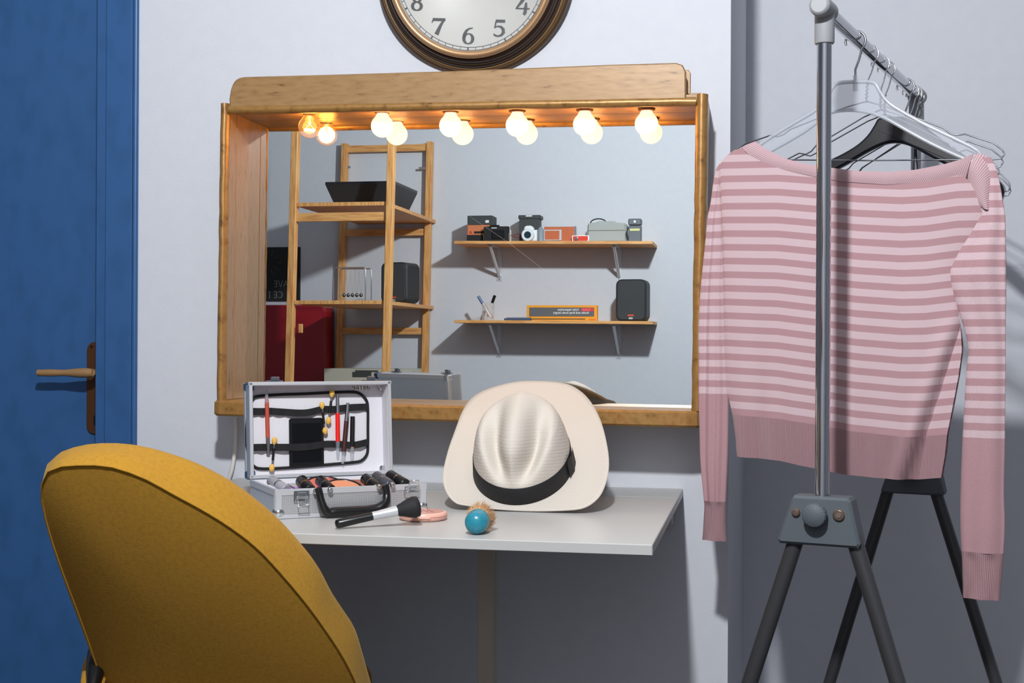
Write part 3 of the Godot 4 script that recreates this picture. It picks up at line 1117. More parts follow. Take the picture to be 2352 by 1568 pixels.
# hook wire over the bar and down to the neck of a hanger; x to the right of the bar, y up, z to the near end
func hook(frame: Transform3D, low: float, r := 0.0165) -> Array:
	var pts := []
	for k in 15:
		var a := deg_to_rad(200.0 - 250.0 * k / 14.0)
		pts.append(frame * Vector3(cos(a) * r, sin(a) * r - 0.003, 0))
	pts.append(frame * Vector3(0.006, -0.036, 0))
	pts.append(frame * Vector3(0.0, -0.052, 0))
	pts.append(frame * Vector3(0.0, low, 0))
	return pts

func hangers() -> void:
	# wire hangers
	var spots := [[1997, 3.2, 0.0, "thin wire hanger directly behind the clear plastic hanger", 1.19, 0.87], [2022, -1.0, 2.0, "thin wire hanger, second behind the clear plastic hanger", 1.05, 0.95], [2036, 2.0, -3.0, "thin wire hanger just in front of the black plastic hanger", 1.05, 0.97], [2092, 2.5, 1.0, "thin wire hanger just behind the black plastic hanger", 0.96, 1.0], [2099, -0.5, -2.0, "thin wire hanger between two others at the wall end of the rail", 0.94, 1.0], [2104, 1.0, 1.5, "thin wire hanger nearest the wall end joint of the rail", 0.95, 1.0]]
	for s in spots:
		var p := bar_at(s[0]) + Vector3(0, 0.0115, 0)
		var b := Basis(bar_e, Vector3.UP, bar_n) * Basis(Vector3.UP, deg_to_rad(s[2])) * Basis(Vector3.BACK, -deg_to_rad(s[1]))
		var fr := Transform3D(b, p - Vector3(0, 0.0135, 0))
		var t := thing("wire_hanger", s[3], "hanger", p, "wire hangers on the rail")
		part(mb().tube(hook(fr, -0.09), 0.0013, 8), "hook", M.bright_steel, t)
		var tw := []
		for k in 40:
			var a := k * 0.9
			tw.append(fr * Vector3(cos(a) * 0.002, -0.052 - 0.038 * k / 39.0, sin(a) * 0.002))
		part(mb().tube(tw, 0.0012, 6), "twist", M.bright_steel, t)
		var outl := []
		for q in [[0.0, -0.088], [-0.03, -0.1], [-0.115, -0.149], [-0.124, -0.160], [-0.134, -0.165], [-0.146, -0.162], [-0.185, -0.181], [-0.199, -0.196], [-0.203, -0.206], [-0.198, -0.215], [-0.185, -0.217], [0.0, -0.219], [0.185, -0.217], [0.198, -0.215], [0.203, -0.206], [0.199, -0.196], [0.185, -0.181], [0.146, -0.162], [0.134, -0.165], [0.124, -0.160], [0.115, -0.149], [0.03, -0.1]]:
			outl.append(fr * Vector3(q[0] * s[4], -0.088 + (q[1] + 0.088) * s[5] * (1.0 if s[4] < 1.1 else 0.93), 0))
		var dense := []
		for i in outl.size():
			dense.append(outl[i])
			dense.append(outl[i].lerp(outl[(i + 1) % outl.size()], 0.5))
		part(mb().tube(dense, 0.0013, 8, 0, true), "wire_frame", mat(rgb(120, 122, 128), 0.3, 0.9), t)
	# clear plastic hanger, front of the rail
	var pc := bar_at(1965)
	var up := v2([[1728, 347], [1760, 322], [1820, 285], [1870, 255], [1898, 228], [1911, 203], [1925, 191], [1957, 188], [1998, 188], [2012, 194], [2022, 212], [2040, 235], [2070, 255], [2120, 283], [2180, 312], [2240, 342], [2252, 356]])
	var low := v2([[2240, 374], [2200, 358], [2140, 330], [2090, 303], [2040, 275], [2010, 262], [1975, 254], [1940, 253], [1910, 258], [1890, 270], [1850, 300], [1800, 330], [1760, 352], [1735, 362]])
	var t2 := thing("clear_hanger", "clear plastic hanger holding the striped jumper", "hanger", pc)
	var f2 := Transform3D(Basis(bar_e, Vector3.UP, bar_n), pc)
	var all := []
	for q in smooth_line(up, 40) + smooth_line(low, 34):
		all.append([q.x, q.y])
	part(mb().prism(local2(all, pc, bar_e, bar_n), -0.0012, 0.0012, f2), "clear_web", M.clear_plastic, t2)
	for edge in [up, low]:
		var rim := []
		for q in smooth_line(edge, 40):
			rim.append(on_plane(q.x, q.y, pc, bar_n))
		part(mb().tube(rim, 0.0034, 10), "clear_rim", M.clear_rim, t2)
	var hx := local2([[1957, 190]], pc, bar_e, bar_n)[0] as Vector2
	part(mb().tube(hook(f2.translated_local(Vector3(0, -0.002, 0)), hx.y + 0.004, 0.0172), 0.002, 10), "hook", M.steel, t2)
	part(mb().tube([f2 * Vector3(0, hx.y + 0.012, 0), f2 * Vector3(0, hx.y - 0.014, 0)], 0.0042, 10), "hook_socket", M.clear_plastic, t2)
	# black plastic hanger
	var pk := bar_at(2080)
	var f3 := Transform3D(Basis(bar_e, Vector3.UP, bar_n), pk)
	var t3 := thing("black_hanger", "black plastic hanger hanging behind the clear one", "hanger", pk)
	var u3 := v2([[1868, 392], [1900, 372], [1940, 352], [1972, 332], [1995, 310], [2010, 287], [2019, 273], [2040, 269], [2075, 269], [2100, 272], [2118, 284], [2150, 310], [2200, 345], [2260, 390], [2298, 418], [2308, 440]])
	var l3 := v2([[2303, 462], [2288, 455], [2240, 418], [2190, 388], [2140, 362], [2100, 340], [2075, 331], [2050, 329], [2025, 335], [1990, 352], [1950, 376], [1920, 392], [1892, 408], [1872, 414]])
	var a3 := []
	for q in smooth_line(u3, 40) + smooth_line(l3, 34):
		a3.append([q.x, q.y])
	part(mb().prism(local2(a3, pk, bar_e, bar_n), -0.01, 0.01, f3, 0.005), "black_body", mat(rgb(26, 26, 32), 0.28), t3)
	part(mb().tube(hook(f3.translated_local(Vector3(0, -0.002, 0)), local2([[2063, 270]], pk, bar_e, bar_n)[0].y, 0.0172), 0.0019, 10), "hook", M.steel, t3)

# ---- the jumper: sheets and sleeves laid out on the plane of its hanger ----
var sw_p := Vector3.ZERO

func sw(q: Vector2, d := 0.0) -> Vector3:
	return on_plane(q.x, q.y, sw_p, bar_n) + bar_n * d

func coons(top: Array, bottom: Array, left: Array, right: Array, u: float, w: float) -> Vector2:
	var a: Vector2 = along(top, u).lerp(along(bottom, u), w)
	var b: Vector2 = along(left, w).lerp(along(right, w), u)
	var c: Vector2 = (top[0] as Vector2).lerp(top[-1], u).lerp((bottom[0] as Vector2).lerp(bottom[-1], u), w)
	return a + b - c

func sweater() -> void:
	sw_p = bar_at(1965)
	var t := thing("striped_jumper", "pink and pale pink striped knitted jumper with ribbed hem on the clear hanger", "jumper", Vector3(sw_p.x, 0.75, sw_p.z))
	var top := v2([[1656, 412], [1660, 385], [1674, 362], [1713, 342], [1724, 357], [1766, 378], [1812, 394], [1878, 409], [1945, 421], [2044, 428], [2144, 421], [2205, 407], [2222, 409], [2238, 430], [2252, 462], [2264, 505]])
	var bot := v2([[1688, 951], [1740, 955], [1795, 959], [1878, 972], [1978, 989], [2077, 1000], [2130, 1001], [2177, 997]])
	var left := v2([[1656, 412], [1660, 470], [1664, 560], [1666, 650], [1668, 740], [1670, 800], [1676, 899], [1688, 951]])
	var right := v2([[2264, 505], [2250, 536], [2216, 580], [2194, 632], [2200, 690], [2208, 741], [2211, 800], [2203, 860], [2190, 930], [2177, 997]])
	var hem := v2([[1697, 1047], [1795, 1054], [1878, 1072], [1945, 1085], [2011, 1093], [2110, 1101], [2140, 1098], [2163, 1096]])
	var hl := v2([[1688, 951], [1694, 1000], [1697, 1047]])
	var hr := v2([[2177, 997], [2172, 1045], [2163, 1096]])
	var period := 0.0243
	var rib_y := func(x: float) -> float:
		# height of the top of the ribbed hem at plane coordinate x
		var best := 0.0
		for i in bot.size() - 1:
			var a := (sw(bot[i]) - sw_p)
			var b := (sw(bot[i + 1]) - sw_p)
			var xa := a.dot(bar_e)
			var xb := b.dot(bar_e)
			if x <= xb or i == bot.size() - 2:
				return a.y + (b.y - a.y) * clampf((x - xa) / (xb - xa), -0.5, 1.5)
		return best
	var fold_a := (sw(Vector2(2206, 738)) - sw_p)
	var fold_b := (sw(Vector2(2108, 1010)) - sw_p)
	var bulge := func(q: Vector2, u: float, w: float) -> float:
		var s := (sw(q) - sw_p)
		var x := s.dot(bar_e)
		var d := 0.014 + 0.020 * pow(maxf(0.0, sin(PI * u)), 0.6) + 0.0025 * sin(x * 60.0 + w * 2.0) * w + 0.0016 * sin(x * 130.0 + 1.0) * w * w
		# the side seam folds round to the back below the arm
		var fx0 := fold_a.dot(bar_e)
		var fx1 := fold_b.dot(bar_e)
		var k := (s.y - fold_a.y) / (fold_b.y - fold_a.y)
		if k > -0.15:
			var over := x - (fx0 + (fx1 - fx0) * k)
			d -= 0.024 * smoothstep(-0.004, 0.012, over) * clampf(k * 3.0 + 0.4, 0.0, 1.0)
			d += 0.006 * exp(-pow((over + 0.012) / 0.012, 2.0)) * clampf(k * 3.0 + 0.4, 0.0, 1.0)
		return d
	for face in 2:
		var rows := []
		var uvs := []
		for i in 49:
			var row := []
			var uvr := []
			for j in 61:
				var u := j / 60.0
				var w := i / 48.0
				var q := coons(top, bot, left, right, u, w)
				var d: float
				if face == 0:
					d = bulge.call(q, u, w)
				else:
					q.y += 16.0 * (1.0 - w)
					d = 0.008 - 0.026 * sin(PI * u)
				var p := sw(q, 0.0)
				var lp := p - sw_p
				var x := lp.dot(bar_e)
				row.append(p + bar_n * d)
				var over_l := smoothstep(0.05, 0.0, u) * smoothstep(0.25, 0.0, w)
				uvr.append(Vector2(x / 0.024, (rib_y.call(x) - lp.y) / period / 2.0 + 0.0 - over_l * 0.12))
			rows.append(row)
			uvs.append(uvr)
		part(mb().sheet(rows, uvs), "front_panel" if face == 0 else "back_panel", M.knit, t)
		var hrow := []
		var huv := []
		for i in 13:
			var row := []
			var uvr := []
			for j in 61:
				var u := j / 60.0
				var w := i / 12.0
				var q := coons(bot, hem, hl, hr, u, w)
				var d: float
				if face == 0:
					d = bulge.call(q, u, 1.0) - 0.003 * w + 0.002 * sin(u * 40.0) * w
				else:
					d = 0.008 - 0.026 * sin(PI * u)
				var p := sw(q, 0.0)
				row.append(p + bar_n * d)
				uvr.append(Vector2((p - sw_p).dot(bar_e) / 0.0155, (p - sw_p).y / 0.02))
			hrow.append(row)
			huv.append(uvr)
		part(mb().sheet(hrow, huv), "ribbed_hem", M.knit_rib, t)
	# neckband
	var nu := v2([[1742, 328], [1766, 345], [1812, 368], [1855, 380], [1880, 385], [1917, 390], [1978, 398], [2044, 400], [2110, 395], [2177, 381], [2210, 371], [2240, 356]])
	var nl := v2([[1711, 341], [1728, 359], [1766, 379], [1812, 395], [1878, 410], [1945, 422], [2044, 429], [2144, 422], [2205, 408], [2223, 411]])
	for face in 2:
		var rows := []
		var uvs := []
		for i in 5:
			var row := []
			var uvr := []
			for j in 61:
				var u := j / 60.0
				var w := i / 4.0
				var q := along(nu, u).lerp(along(nl, u), w)
				var d := 0.019 + 0.0165 * pow(maxf(0.0, sin(PI * u)), 0.6) + 0.0025 * sin(PI * w)
				if face == 1:
					q.y += 14.0
					d = 0.006 - 0.024 * sin(PI * u)
				row.append(sw(q, d))
				uvr.append(Vector2(u * 28.0, w))
			rows.append(row)
			uvs.append(uvr)
		part(mb().sheet(rows, uvs), "neckband", M.knit_band, t)
	# band going over the right shoulder
	var sl := v2([[2226, 412], [2234, 440], [2248, 468], [2262, 482]])
	var sr := v2([[2240, 356], [2256, 352], [2280, 369], [2288, 398], [2286, 440], [2281, 487]])
	var rows3 := []
	var uv3 := []
	for i in 13:
		var row := []
		var uvr := []
		for j in 11:
			var w := i / 12.0
			var u := j / 10.0
			var q := along(sl, w).lerp(along(sr, w), u)
			row.append(sw(q, 0.020 + 0.010 * sin(PI * u) - 0.012 * u))
			uvr.append(Vector2(w * 6.0, u))
		rows3.append(row)
		uv3.append(uvr)
	part(mb().sheet(rows3, uv3), "shoulder_band", M.knit_band, t)
	# sleeves
	var lrows := [[344, 1688, 1716], [356, 1672, 1712], [380, 1650, 1694], [408, 1641, 1680], [466, 1633, 1676], [500, 1626, 1674], [565, 1620, 1672], [665, 1610, 1672], [764, 1605, 1673], [833, 1606, 1674], [916, 1606, 1675], [1000, 1608, 1674], [1065, 1610, 1672], [1151, 1618, 1668]]
	var lc := [[1150, 1618, 1668], [1165, 1619, 1668], [1200, 1617, 1668], [1222, 1616, 1669], [1240, 1614, 1670]]
	var rrows := [[364, 2258, 2278], [385, 2262, 2289], [420, 2260, 2298], [460, 2248, 2305], [500, 2240, 2311], [540, 2224, 2312], [590, 2196, 2313], [632, 2181, 2313], [690, 2196, 2313], [740, 2212, 2312], [797, 2226, 2312], [850, 2222, 2312], [933, 2217, 2311], [1032, 2212, 2310], [1120, 2209, 2308], [1198, 2208, 2310], [1266, 2211, 2307]]
	var rc := [[1265, 2211, 2307], [1285, 2212, 2306], [1320, 2213, 2303], [1350, 2214, 2300], [1372, 2214, 2299]]
	sleeve(t, lrows, 903.0, 0.002, [[2.2, 0.30, 0.35], [0.9, 0.28, 0.3], [1.55, 0.2, 0.2]], 0.5)
	cuff(t, lc, 0.002, 0.5)
	sleeve(t, rrows, 1002.0, 0.012, [[0.55, 0.35, 0.24], [2.0, 0.3, 0.12], [1.3, 0.3, -0.06]], 0.36)
	cuff(t, rc, 0.012, 0.36)

func sleeve_rings(rows: Array, d: float, folds: Array, deep: float, n: int) -> Array:
	var cl := []
	var cw := []
	for r in rows:
		cl.append(Vector2(r[1], r[0]))
		cw.append(Vector2(r[2], r[0]))
	var L := smooth_line(cl, n)
	var R := smooth_line(cw, n)
	var rings := []
	for i in n:
		var a := sw(L[i])
		var b := sw(R[i])
		var c := (a + b) / 2.0
		var h := (b - a).length() / 2.0
		var ring := PackedVector3Array()
		var w := float(i) / (n - 1)
		for j in 48:
			var f := TAU * j / 48.0
			var push := 0.0
			for q in folds:
				var df := angle_difference(f, q[0] + 0.15 * sin(w * 5.0 + q[0]))
				push += q[2] * exp(-pow(df / q[1], 2.0)) * smoothstep(0.0, 0.25, w)
			var z := sin(f) * h * deep * (1.0 - push * 2.2)
			ring.append(c + bar_e * (cos(f) * h) + bar_n * (z + d))
		rings.append(ring)
	return rings

func sleeve(t: Node3D, rows: Array, y_end: float, d: float, folds: Array, deep: float) -> void:
	var rings := sleeve_rings(rows, d, folds, deep, 60)
	var m := mb()
	var s := m.next(true)
	var yend := sw(Vector2(rows[-1][1], y_end)).y
	for i in rings.size() - 1:
		for j in 48:
			var k := (j + 1) % 48
			var v0: float = 704.0 / 1024.0 + (yend - rings[i][j].y) / (0.0243 * 32.0)
			var v1: float = 704.0 / 1024.0 + (yend - rings[i][k].y) / (0.0243 * 32.0)
			var v2_: float = 704.0 / 1024.0 + (yend - rings[i + 1][k].y) / (0.0243 * 32.0)
			var v3: float = 704.0 / 1024.0 + (yend - rings[i + 1][j].y) / (0.0243 * 32.0)
			m.quad(rings[i][j], rings[i][k], rings[i + 1][k], rings[i + 1][j], s, Vector2(j / 24.0, v0), Vector2((j + 1) / 24.0, v1), Vector2((j + 1) / 24.0, v2_), Vector2(j / 24.0, v3))
	m.fix(0)
	part(m, "sleeve", M.knit_sleeve, t)

func cuff(t: Node3D, rows: Array, d: float, deep: float) -> void:
	var rings := sleeve_rings(rows, d, [[0.9, 0.3, 0.2], [2.1, 0.3, 0.2]], deep, 16)
	var m := mb()
	var s := m.next(true)
	for i in rings.size() - 1:
		for j in 48:
			var k := (j + 1) % 48
			m.quad(rings[i][j], rings[i][k], rings[i + 1][k], rings[i + 1][j], s, Vector2(j / 6.0, i / 8.0), Vector2((j + 1) / 6.0, i / 8.0), Vector2((j + 1) / 6.0, (i + 1) / 8.0), Vector2(j / 6.0, (i + 1) / 8.0))
	part(m, "cuff", M.knit_rib, t)

# ---- straw hat leaning on the mirror's lower edge ----
func hat() -> void:
	var foot := on_y(1205, 1173, DESK_Y + 0.002)
	var inc := deg_to_rad(33.5)
	var yaw := 0.0
	var e1 := Vector3(cos(yaw), 0, -sin(yaw))
	var away := Vector3(sin(yaw), 0, cos(yaw))
	var e2 := Vector3.UP * sin(inc) - away * cos(inc)
	var n := Vector3.UP * cos(inc) + away * sin(inc)
	var t := thing("straw_hat", "white straw hat with a black ribbon, leaning on the mirror frame", "hat", Vector3(foot.x, DESK_Y, foot.z - 0.1))
	var brim_px := [[1018, 1085], [1020, 1118], [1036, 1146], [1066, 1163], [1125, 1171], [1200, 1175], [1270, 1174], [1335, 1168], [1372, 1146], [1391, 1112], [1399, 1066], [1393, 1015], [1378, 962], [1353, 918], [1322, 891], [1290, 880], [1240, 876], [1190, 877], [1145, 886], [1108, 899], [1080, 918], [1061, 948], [1045, 990], [1029, 1036]]
	var P := smooth_line(v2(brim_px), 96, true)
	var out := []
	var rise := []
	for q in P:
		# sides roll up, the back edge bends down to the glass
		var h: float = 0.016 * pow(clampf(absf(q.x - 1208.0) / 190.0, 0.0, 1.0), 2.0) * smoothstep(900.0, 1000.0, q.y)
		if q.y < 934.0:
			h = (on_z(q.x, q.y, lerpf(0.158, 0.034, (934.0 - q.y) / 58.0)) - foot).dot(n)
		var w := on_plane(q.x, q.y, foot + n * h, n) - foot
		out.append(Vector2(w.dot(e1), maxf(w.dot(e2), 0.0)))
		rise.append(h)
	var cbl := on_plane(1101, 1022, foot, n) - foot
	var cbr := on_plane(1326, 1030, foot, n) - foot
	var cbb := on_plane(1205, 1161, foot, n) - foot
	var ax := (cbr - cbl).dot(e1) / 2.0 * 0.975
	var cc := Vector2((cbr + cbl).dot(e1) / 2.0, cbb.dot(e2) + ax * 1.2)
	var ay := ax * 1.2
	var at := func(x: float, y: float, h: float) -> Vector3:
		return foot + e1 * x + e2 * y + n * h
	# brim: from the crown line to the rim; sides roll up a little, front dips
	var rings := []
	var under := []
	for i in 11:
		var s := i / 10.0
		var ring := PackedVector3Array()
		var rin := PackedVector3Array()
		for k in 96:
			var o: Vector2 = out[k]
			var a := (o - cc).angle()
			var b := cc + Vector2(cos(a) * ax, sin(a) * ay)
			var q := b.lerp(o, s)
			var h: float = rise[k] * s * s
			ring.append(at.call(q.x, q.y, h + 0.0012))
			rin.append(at.call(q.x, q.y, h - 0.0012))
		rings.append(ring)
		under.append(rin)
	under.reverse()
	part(mb().loft(rings + under, true, 0), "brim", M.straw, t)
	# crown with a centre ridge and two front dents
	var H := 0.128
	var levels := [[0.0, 1.0], [0.1, 0.995], [0.22, 0.985], [0.34, 0.97], [0.48, 0.935], [0.62, 0.885], [0.74, 0.82], [0.83, 0.745], [0.90, 0.66], [0.945, 0.57], [0.97, 0.48], [0.985, 0.39], [0.993, 0.32], [0.997, 0.2], [1.0, 0.1], [1.0, 0.02]]
	var shape := func(a: float, h: float, r: float) -> Vector3:
		var hh := h / H
		var x := cos(a) * ax * r * (1.0 - 0.05 * hh)
		var y := sin(a) * ay * r
		var yy := y / ay
		var hd := h
		# the pinch: two scoops that leave a ridge running down the front to a point
		var xm := lerpf(0.017, 0.040, smoothstep(0.30, 0.95, hh)) - 0.006 * smoothstep(0.0, 0.8, yy)
		var wide := lerpf(0.016, 0.019, hh)
		var g := exp(-pow((absf(x) - xm) / wide, 2.0)) * smoothstep(0.24, 0.75, hh)
		var front := 1.0 - smoothstep(-0.35, 0.75, yy)
		g *= front
		y += 0.026 * g * smoothstep(0.1, -0.6, yy)
		x *= 1.0 - 0.12 * g
		hd -= 0.034 * g
		var wt := smoothstep(0.7, 1.0, hh)
		hd += wt * 0.003 * exp(-pow(x / 0.012, 2.0))
		hd -= wt * 0.009 * smoothstep(0.1, 0.9, -yy) + wt * 0.008 * smoothstep(0.3, 0.9, yy)
		return at.call(cc.x + x, cc.y + y, hd)
	var fine := []
	for i in 64:
		var f := i / 63.0 * (levels.size() - 1)
		var k := mini(int(f), levels.size() - 2)
		var w := f - k
		var h: float = H * lerpf(levels[k][0], levels[k + 1][0], w)
		var r: float = lerpf(levels[k][1], levels[k + 1][1], w)
		var ring := PackedVector3Array()
		for j in 160:
			ring.append(shape.call(TAU * j / 160.0, h, r))
		fine.append(ring)
	part(mb().loft(fine, true, 2), "crown", M.straw, t)
	# ribbon and flat bow at the right side
	var rib := mat(rgb(22, 22, 25), 0.75)
	var br := []
	for l in [[0.0, 1.0], [0.002, 1.014], [0.0335, 0.992], [0.035, 0.98]]:
		var ring := PackedVector3Array()
		for k in 96:
			ring.append(shape.call(TAU * k / 96.0, l[0], l[1]))
		br.append(ring)
	part(mb().loft(br, true, 0), "ribbon", rib, t)
	var bow := []
	for l in [[0.002, 1.06], [0.036, 1.03]]:
		var row := []
		for k in 7:
			row.append(shape.call(-0.30 + 0.42 * k / 6.0, l[0] + 0.004 * sin(k * 1.1), l[1] + (0.012 if k in [2, 3] else 0.0)))
		bow.append(row)
	part(mb().sheet(bow), "bow", rib, t)

# ---- open aluminium make-up case ----
var ca := Vector3.ZERO
var cx_ := Vector3.ZERO
var cz_ := Vector3.ZERO
var la := Vector3.ZERO
var lu_ := Vector3.ZERO
var ln_ := Vector3.ZERO
const CW := 0.258
const CD := 0.17
const CH := 0.0475
const LH := 0.166
const LD := 0.036

func cp(x: float, y: float, z: float) -> Vector3:
	return ca + cx_ * x + Vector3.UP * y + cz_ * z

func lp(x: float, y: float, z: float) -> Vector3:
	return la + cx_ * x + lu_ * y + ln_ * z

func on_lid(px: float, py: float, lift := 0.0) -> Vector3:
	return on_plane(px, py, lp(0, 0, -LD + 0.004 + lift), ln_)

func makeup_case() -> void:
	ca = on_y(633, 1192, DESK_Y + 0.0005)
	var al := deg_to_rad(35.0)
	cx_ = Vector3(cos(al), 0, -sin(al))
	cz_ = Vector3(sin(al), 0, cos(al))
	var lean := deg_to_rad(5.0)
	lu_ = Vector3.UP * cos(lean) - cz_ * sin(lean)
	ln_ = cz_ * cos(lean) + Vector3.UP * sin(lean)
	la = cp(0, CH + 0.0015, -CD)
	var B := Basis(cx_, Vector3.UP, cz_)
	var LB := Basis(cx_, lu_, ln_)
	var mid := cp(CW / 2.0, 0, -CD / 2.0)
	var t := thing("makeup_case", "open aluminium make-up case with a black handle on the white desk", "case", mid)
	# base: four walls, floor, lining
	var th := 0.004
	var base := thing_part("base_box", t)
	part(mb().box(cp(CW / 2.0, CH / 2.0, -th / 2.0), Vector3(CW, CH, th), B, 0.0006), "front_wall", M.case_mesh, base, "front wall of fine diamond mesh pattern")
	part(mb().box(cp(CW / 2.0, CH / 2.0, -CD + th / 2.0), Vector3(CW, CH, th), B, 0.0006), "back_wall", M.case_panel, base)
	part(mb().box(cp(th / 2.0, CH / 2.0, -CD / 2.0), Vector3(th, CH, CD - 2.0 * th), B, 0.0006), "side_wall", M.case_panel, base)
	part(mb().box(cp(CW - th / 2.0, CH / 2.0, -CD / 2.0), Vector3(th, CH, CD - 2.0 * th), B, 0.0006), "side_wall", M.case_panel, base)
	part(mb().box(cp(CW / 2.0, 0.0025, -CD / 2.0), Vector3(CW - 2.0 * th, 0.004, CD - 2.0 * th), B), "bottom", M.case_panel, base)
	part(mb().box(cp(CW / 2.0, 0.0165, -CD / 2.0), Vector3(CW - 2.0 * th - 0.001, 0.025, CD - 2.0 * th - 0.001), B), "padding", M.lining, base)
	var in_ := mb()
	in_.box(cp(CW / 2.0, 0.035, -CD + th + 0.001), Vector3(CW - 2.0 * th, 0.024, 0.002), B)
	in_.box(cp(CW - th - 0.001, 0.035, -CD / 2.0), Vector3(0.002, 0.024, CD - 2.0 * th - 0.004), B)
	in_.box(cp(th + 0.001, 0.035, -CD / 2.0), Vector3(0.002, 0.024, CD - 2.0 * th - 0.004), B)
	part(in_, "lining", M.lining, base)
	# aluminium edging
	var tw := 0.010
	for f in [[Vector3(CW / 2.0, CH - tw / 2.0, 0.0006), Vector3(CW + 0.002, tw, 0.0014)], [Vector3(CW / 2.0, tw * 0.3, 0.0006), Vector3(CW + 0.002, tw * 0.6, 0.0014)], [Vector3(tw / 2.0, CH / 2.0, 0.0007), Vector3(tw, CH, 0.0016)], [Vector3(CW - tw / 2.0, CH / 2.0, 0.0007), Vector3(tw, CH, 0.0016)], [Vector3(-0.0006, CH - tw / 2.0, -CD / 2.0), Vector3(0.0014, tw, CD)], [Vector3(-0.0006, tw * 0.3, -CD / 2.0), Vector3(0.0014, tw * 0.6, CD)], [Vector3(-0.0007, CH / 2.0, -tw / 2.0), Vector3(0.0016, CH, tw)], [Vector3(CW + 0.0006, CH - tw / 2.0, -CD / 2.0), Vector3(0.0014, tw, CD)]]:
		part(mb().box(cp(f[0].x, f[0].y, f[0].z), f[1], B, 0.0005), "edging", M.alu, base)
	# corner caps
	for f in [[0.0, 0.0], [CW, 0.0], [0.0, -CD], [CW, -CD]]:
		var cap := part(mb().ball(cp(f[0] + (0.006 if f[0] == 0.0 else -0.006), 0.0095, f[1] + (-0.006 if f[1] == 0.0 else 0.006)), 0.0105, 14, Vector3(1, 0.9, 1)), "corner_cap", M.bright_steel, base)
		cap.set_meta("label", "rounded chrome corner cap")
	# latches on the front
	for k in 2:
		var fx := 0.042 if k == 0 else CW - 0.026
		var latch := thing_part("latch", t)
		part(mb().box(cp(fx, CH - 0.0125, 0.0022), Vector3(0.026, 0.019, 0.0022), B, 0.0006), "latch_plate", M.bright_steel, latch)
		part(mb().box(cp(fx + 0.001, CH - 0.008, 0.005), Vector3(0.013, 0.005, 0.004), B, 0.001), "latch_lever", M.bright_steel, latch)
		part(mb().tube([cp(fx - 0.008, CH - 0.0135, 0.006), cp(fx + 0.01, CH - 0.0135, 0.006)], 0.0022, 10), "latch_pin", M.bright_steel, latch)
		var lo := [[-0.0075, 0.0, 0.0], [-0.009, -0.014, 0.011], [0.0085, -0.0145, 0.011], [0.0085, 0.0, 0.0]] if k == 0 else [[-0.0085, 0.0, 0.0], [-0.0075, 0.0205, 0.007], [0.008, 0.0205, 0.007], [0.009, 0.0, 0.0]]
		var wire := []
		for q in lo:
			wire.append(cp(fx + q[0], CH - 0.0135 + q[1], 0.006 + q[2]))
		part(mb().tube(wire, 0.0011, 8, 0, true), "latch_loop", M.bright_steel, latch)
		if k == 0:
			part(mb().box((wire[1] + wire[2]) / 2.0 + Vector3(0, 0.003, 0) - cz_ * 0.001, Vector3(0.015, 0.006, 0.001), B * Basis(Vector3.RIGHT, 0.7)), "latch_hook", M.bright_steel, latch)
	# handle and its mounts
	var fp := cp(0, 0, 0.011)
	var hp := []
	for q in [[731, 1121], [734, 1133], [737, 1150], [743, 1168], [753, 1180], [768, 1185], [797, 1183], [820, 1178], [839, 1174], [860, 1169], [873, 1163], [884, 1152], [888, 1136], [887, 1122], [884, 1112]]:
		var p := on_plane(q[0], q[1], fp, cz_)
		hp.append(Vector3(p.x, maxf(p.y, DESK_Y + 0.0085), p.z) + cz_ * 0.006 * clampf((1140.0 - q[1]) / -20.0, 0.0, 1.0))
	var path := smooth_line(hp, 45)
	var hr := []
	for k in 45:
		var w := k / 44.0
		hr.append(0.0060 + 0.0032 * smoothstep(0.12, 0.35, w) * smoothstep(0.9, 0.7, w))
	var hd := thing_part("carry_handle", t)
	part(mb().tube(path, hr, 14), "grip", M.black, hd, "black plastic grip")
	for q in [[723, 1127], [756, 1124], [869, 1117], [899, 1112]]:
		var p := on_plane(q[0], q[1], cp(0, 0, 0.001), cz_)
		part(mb().tube([p, p + cz_ * 0.009, p + cz_ * 0.0095], [0.0042, 0.0042, 0.003], 16), "mount", M.bright_steel, hd)
	# lid
	var lid := thing_part("lid", t)
	part(mb().box(lp(CW / 2.0, LH / 2.0, -LD + 0.0015), Vector3(CW, LH, 0.003), LB, 0.0006), "lid_panel", M.case_panel, lid)
	for f in [[Vector3(CW / 2.0, LH - 0.002, -LD / 2.0), Vector3(CW, 0.004, LD)], [Vector3(CW / 2.0, 0.002, -LD / 2.0), Vector3(CW, 0.004, LD)], [Vector3(0.002, LH / 2.0, -LD / 2.0), Vector3(0.004, LH, LD)], [Vector3(CW - 0.002, LH / 2.0, -LD / 2.0), Vector3(0.004, LH, LD)]]:
		part(mb().box(lp(f[0].x, f[0].y, f[0].z), f[1], LB, 0.0006), "lid_wall", M.case_panel, lid)
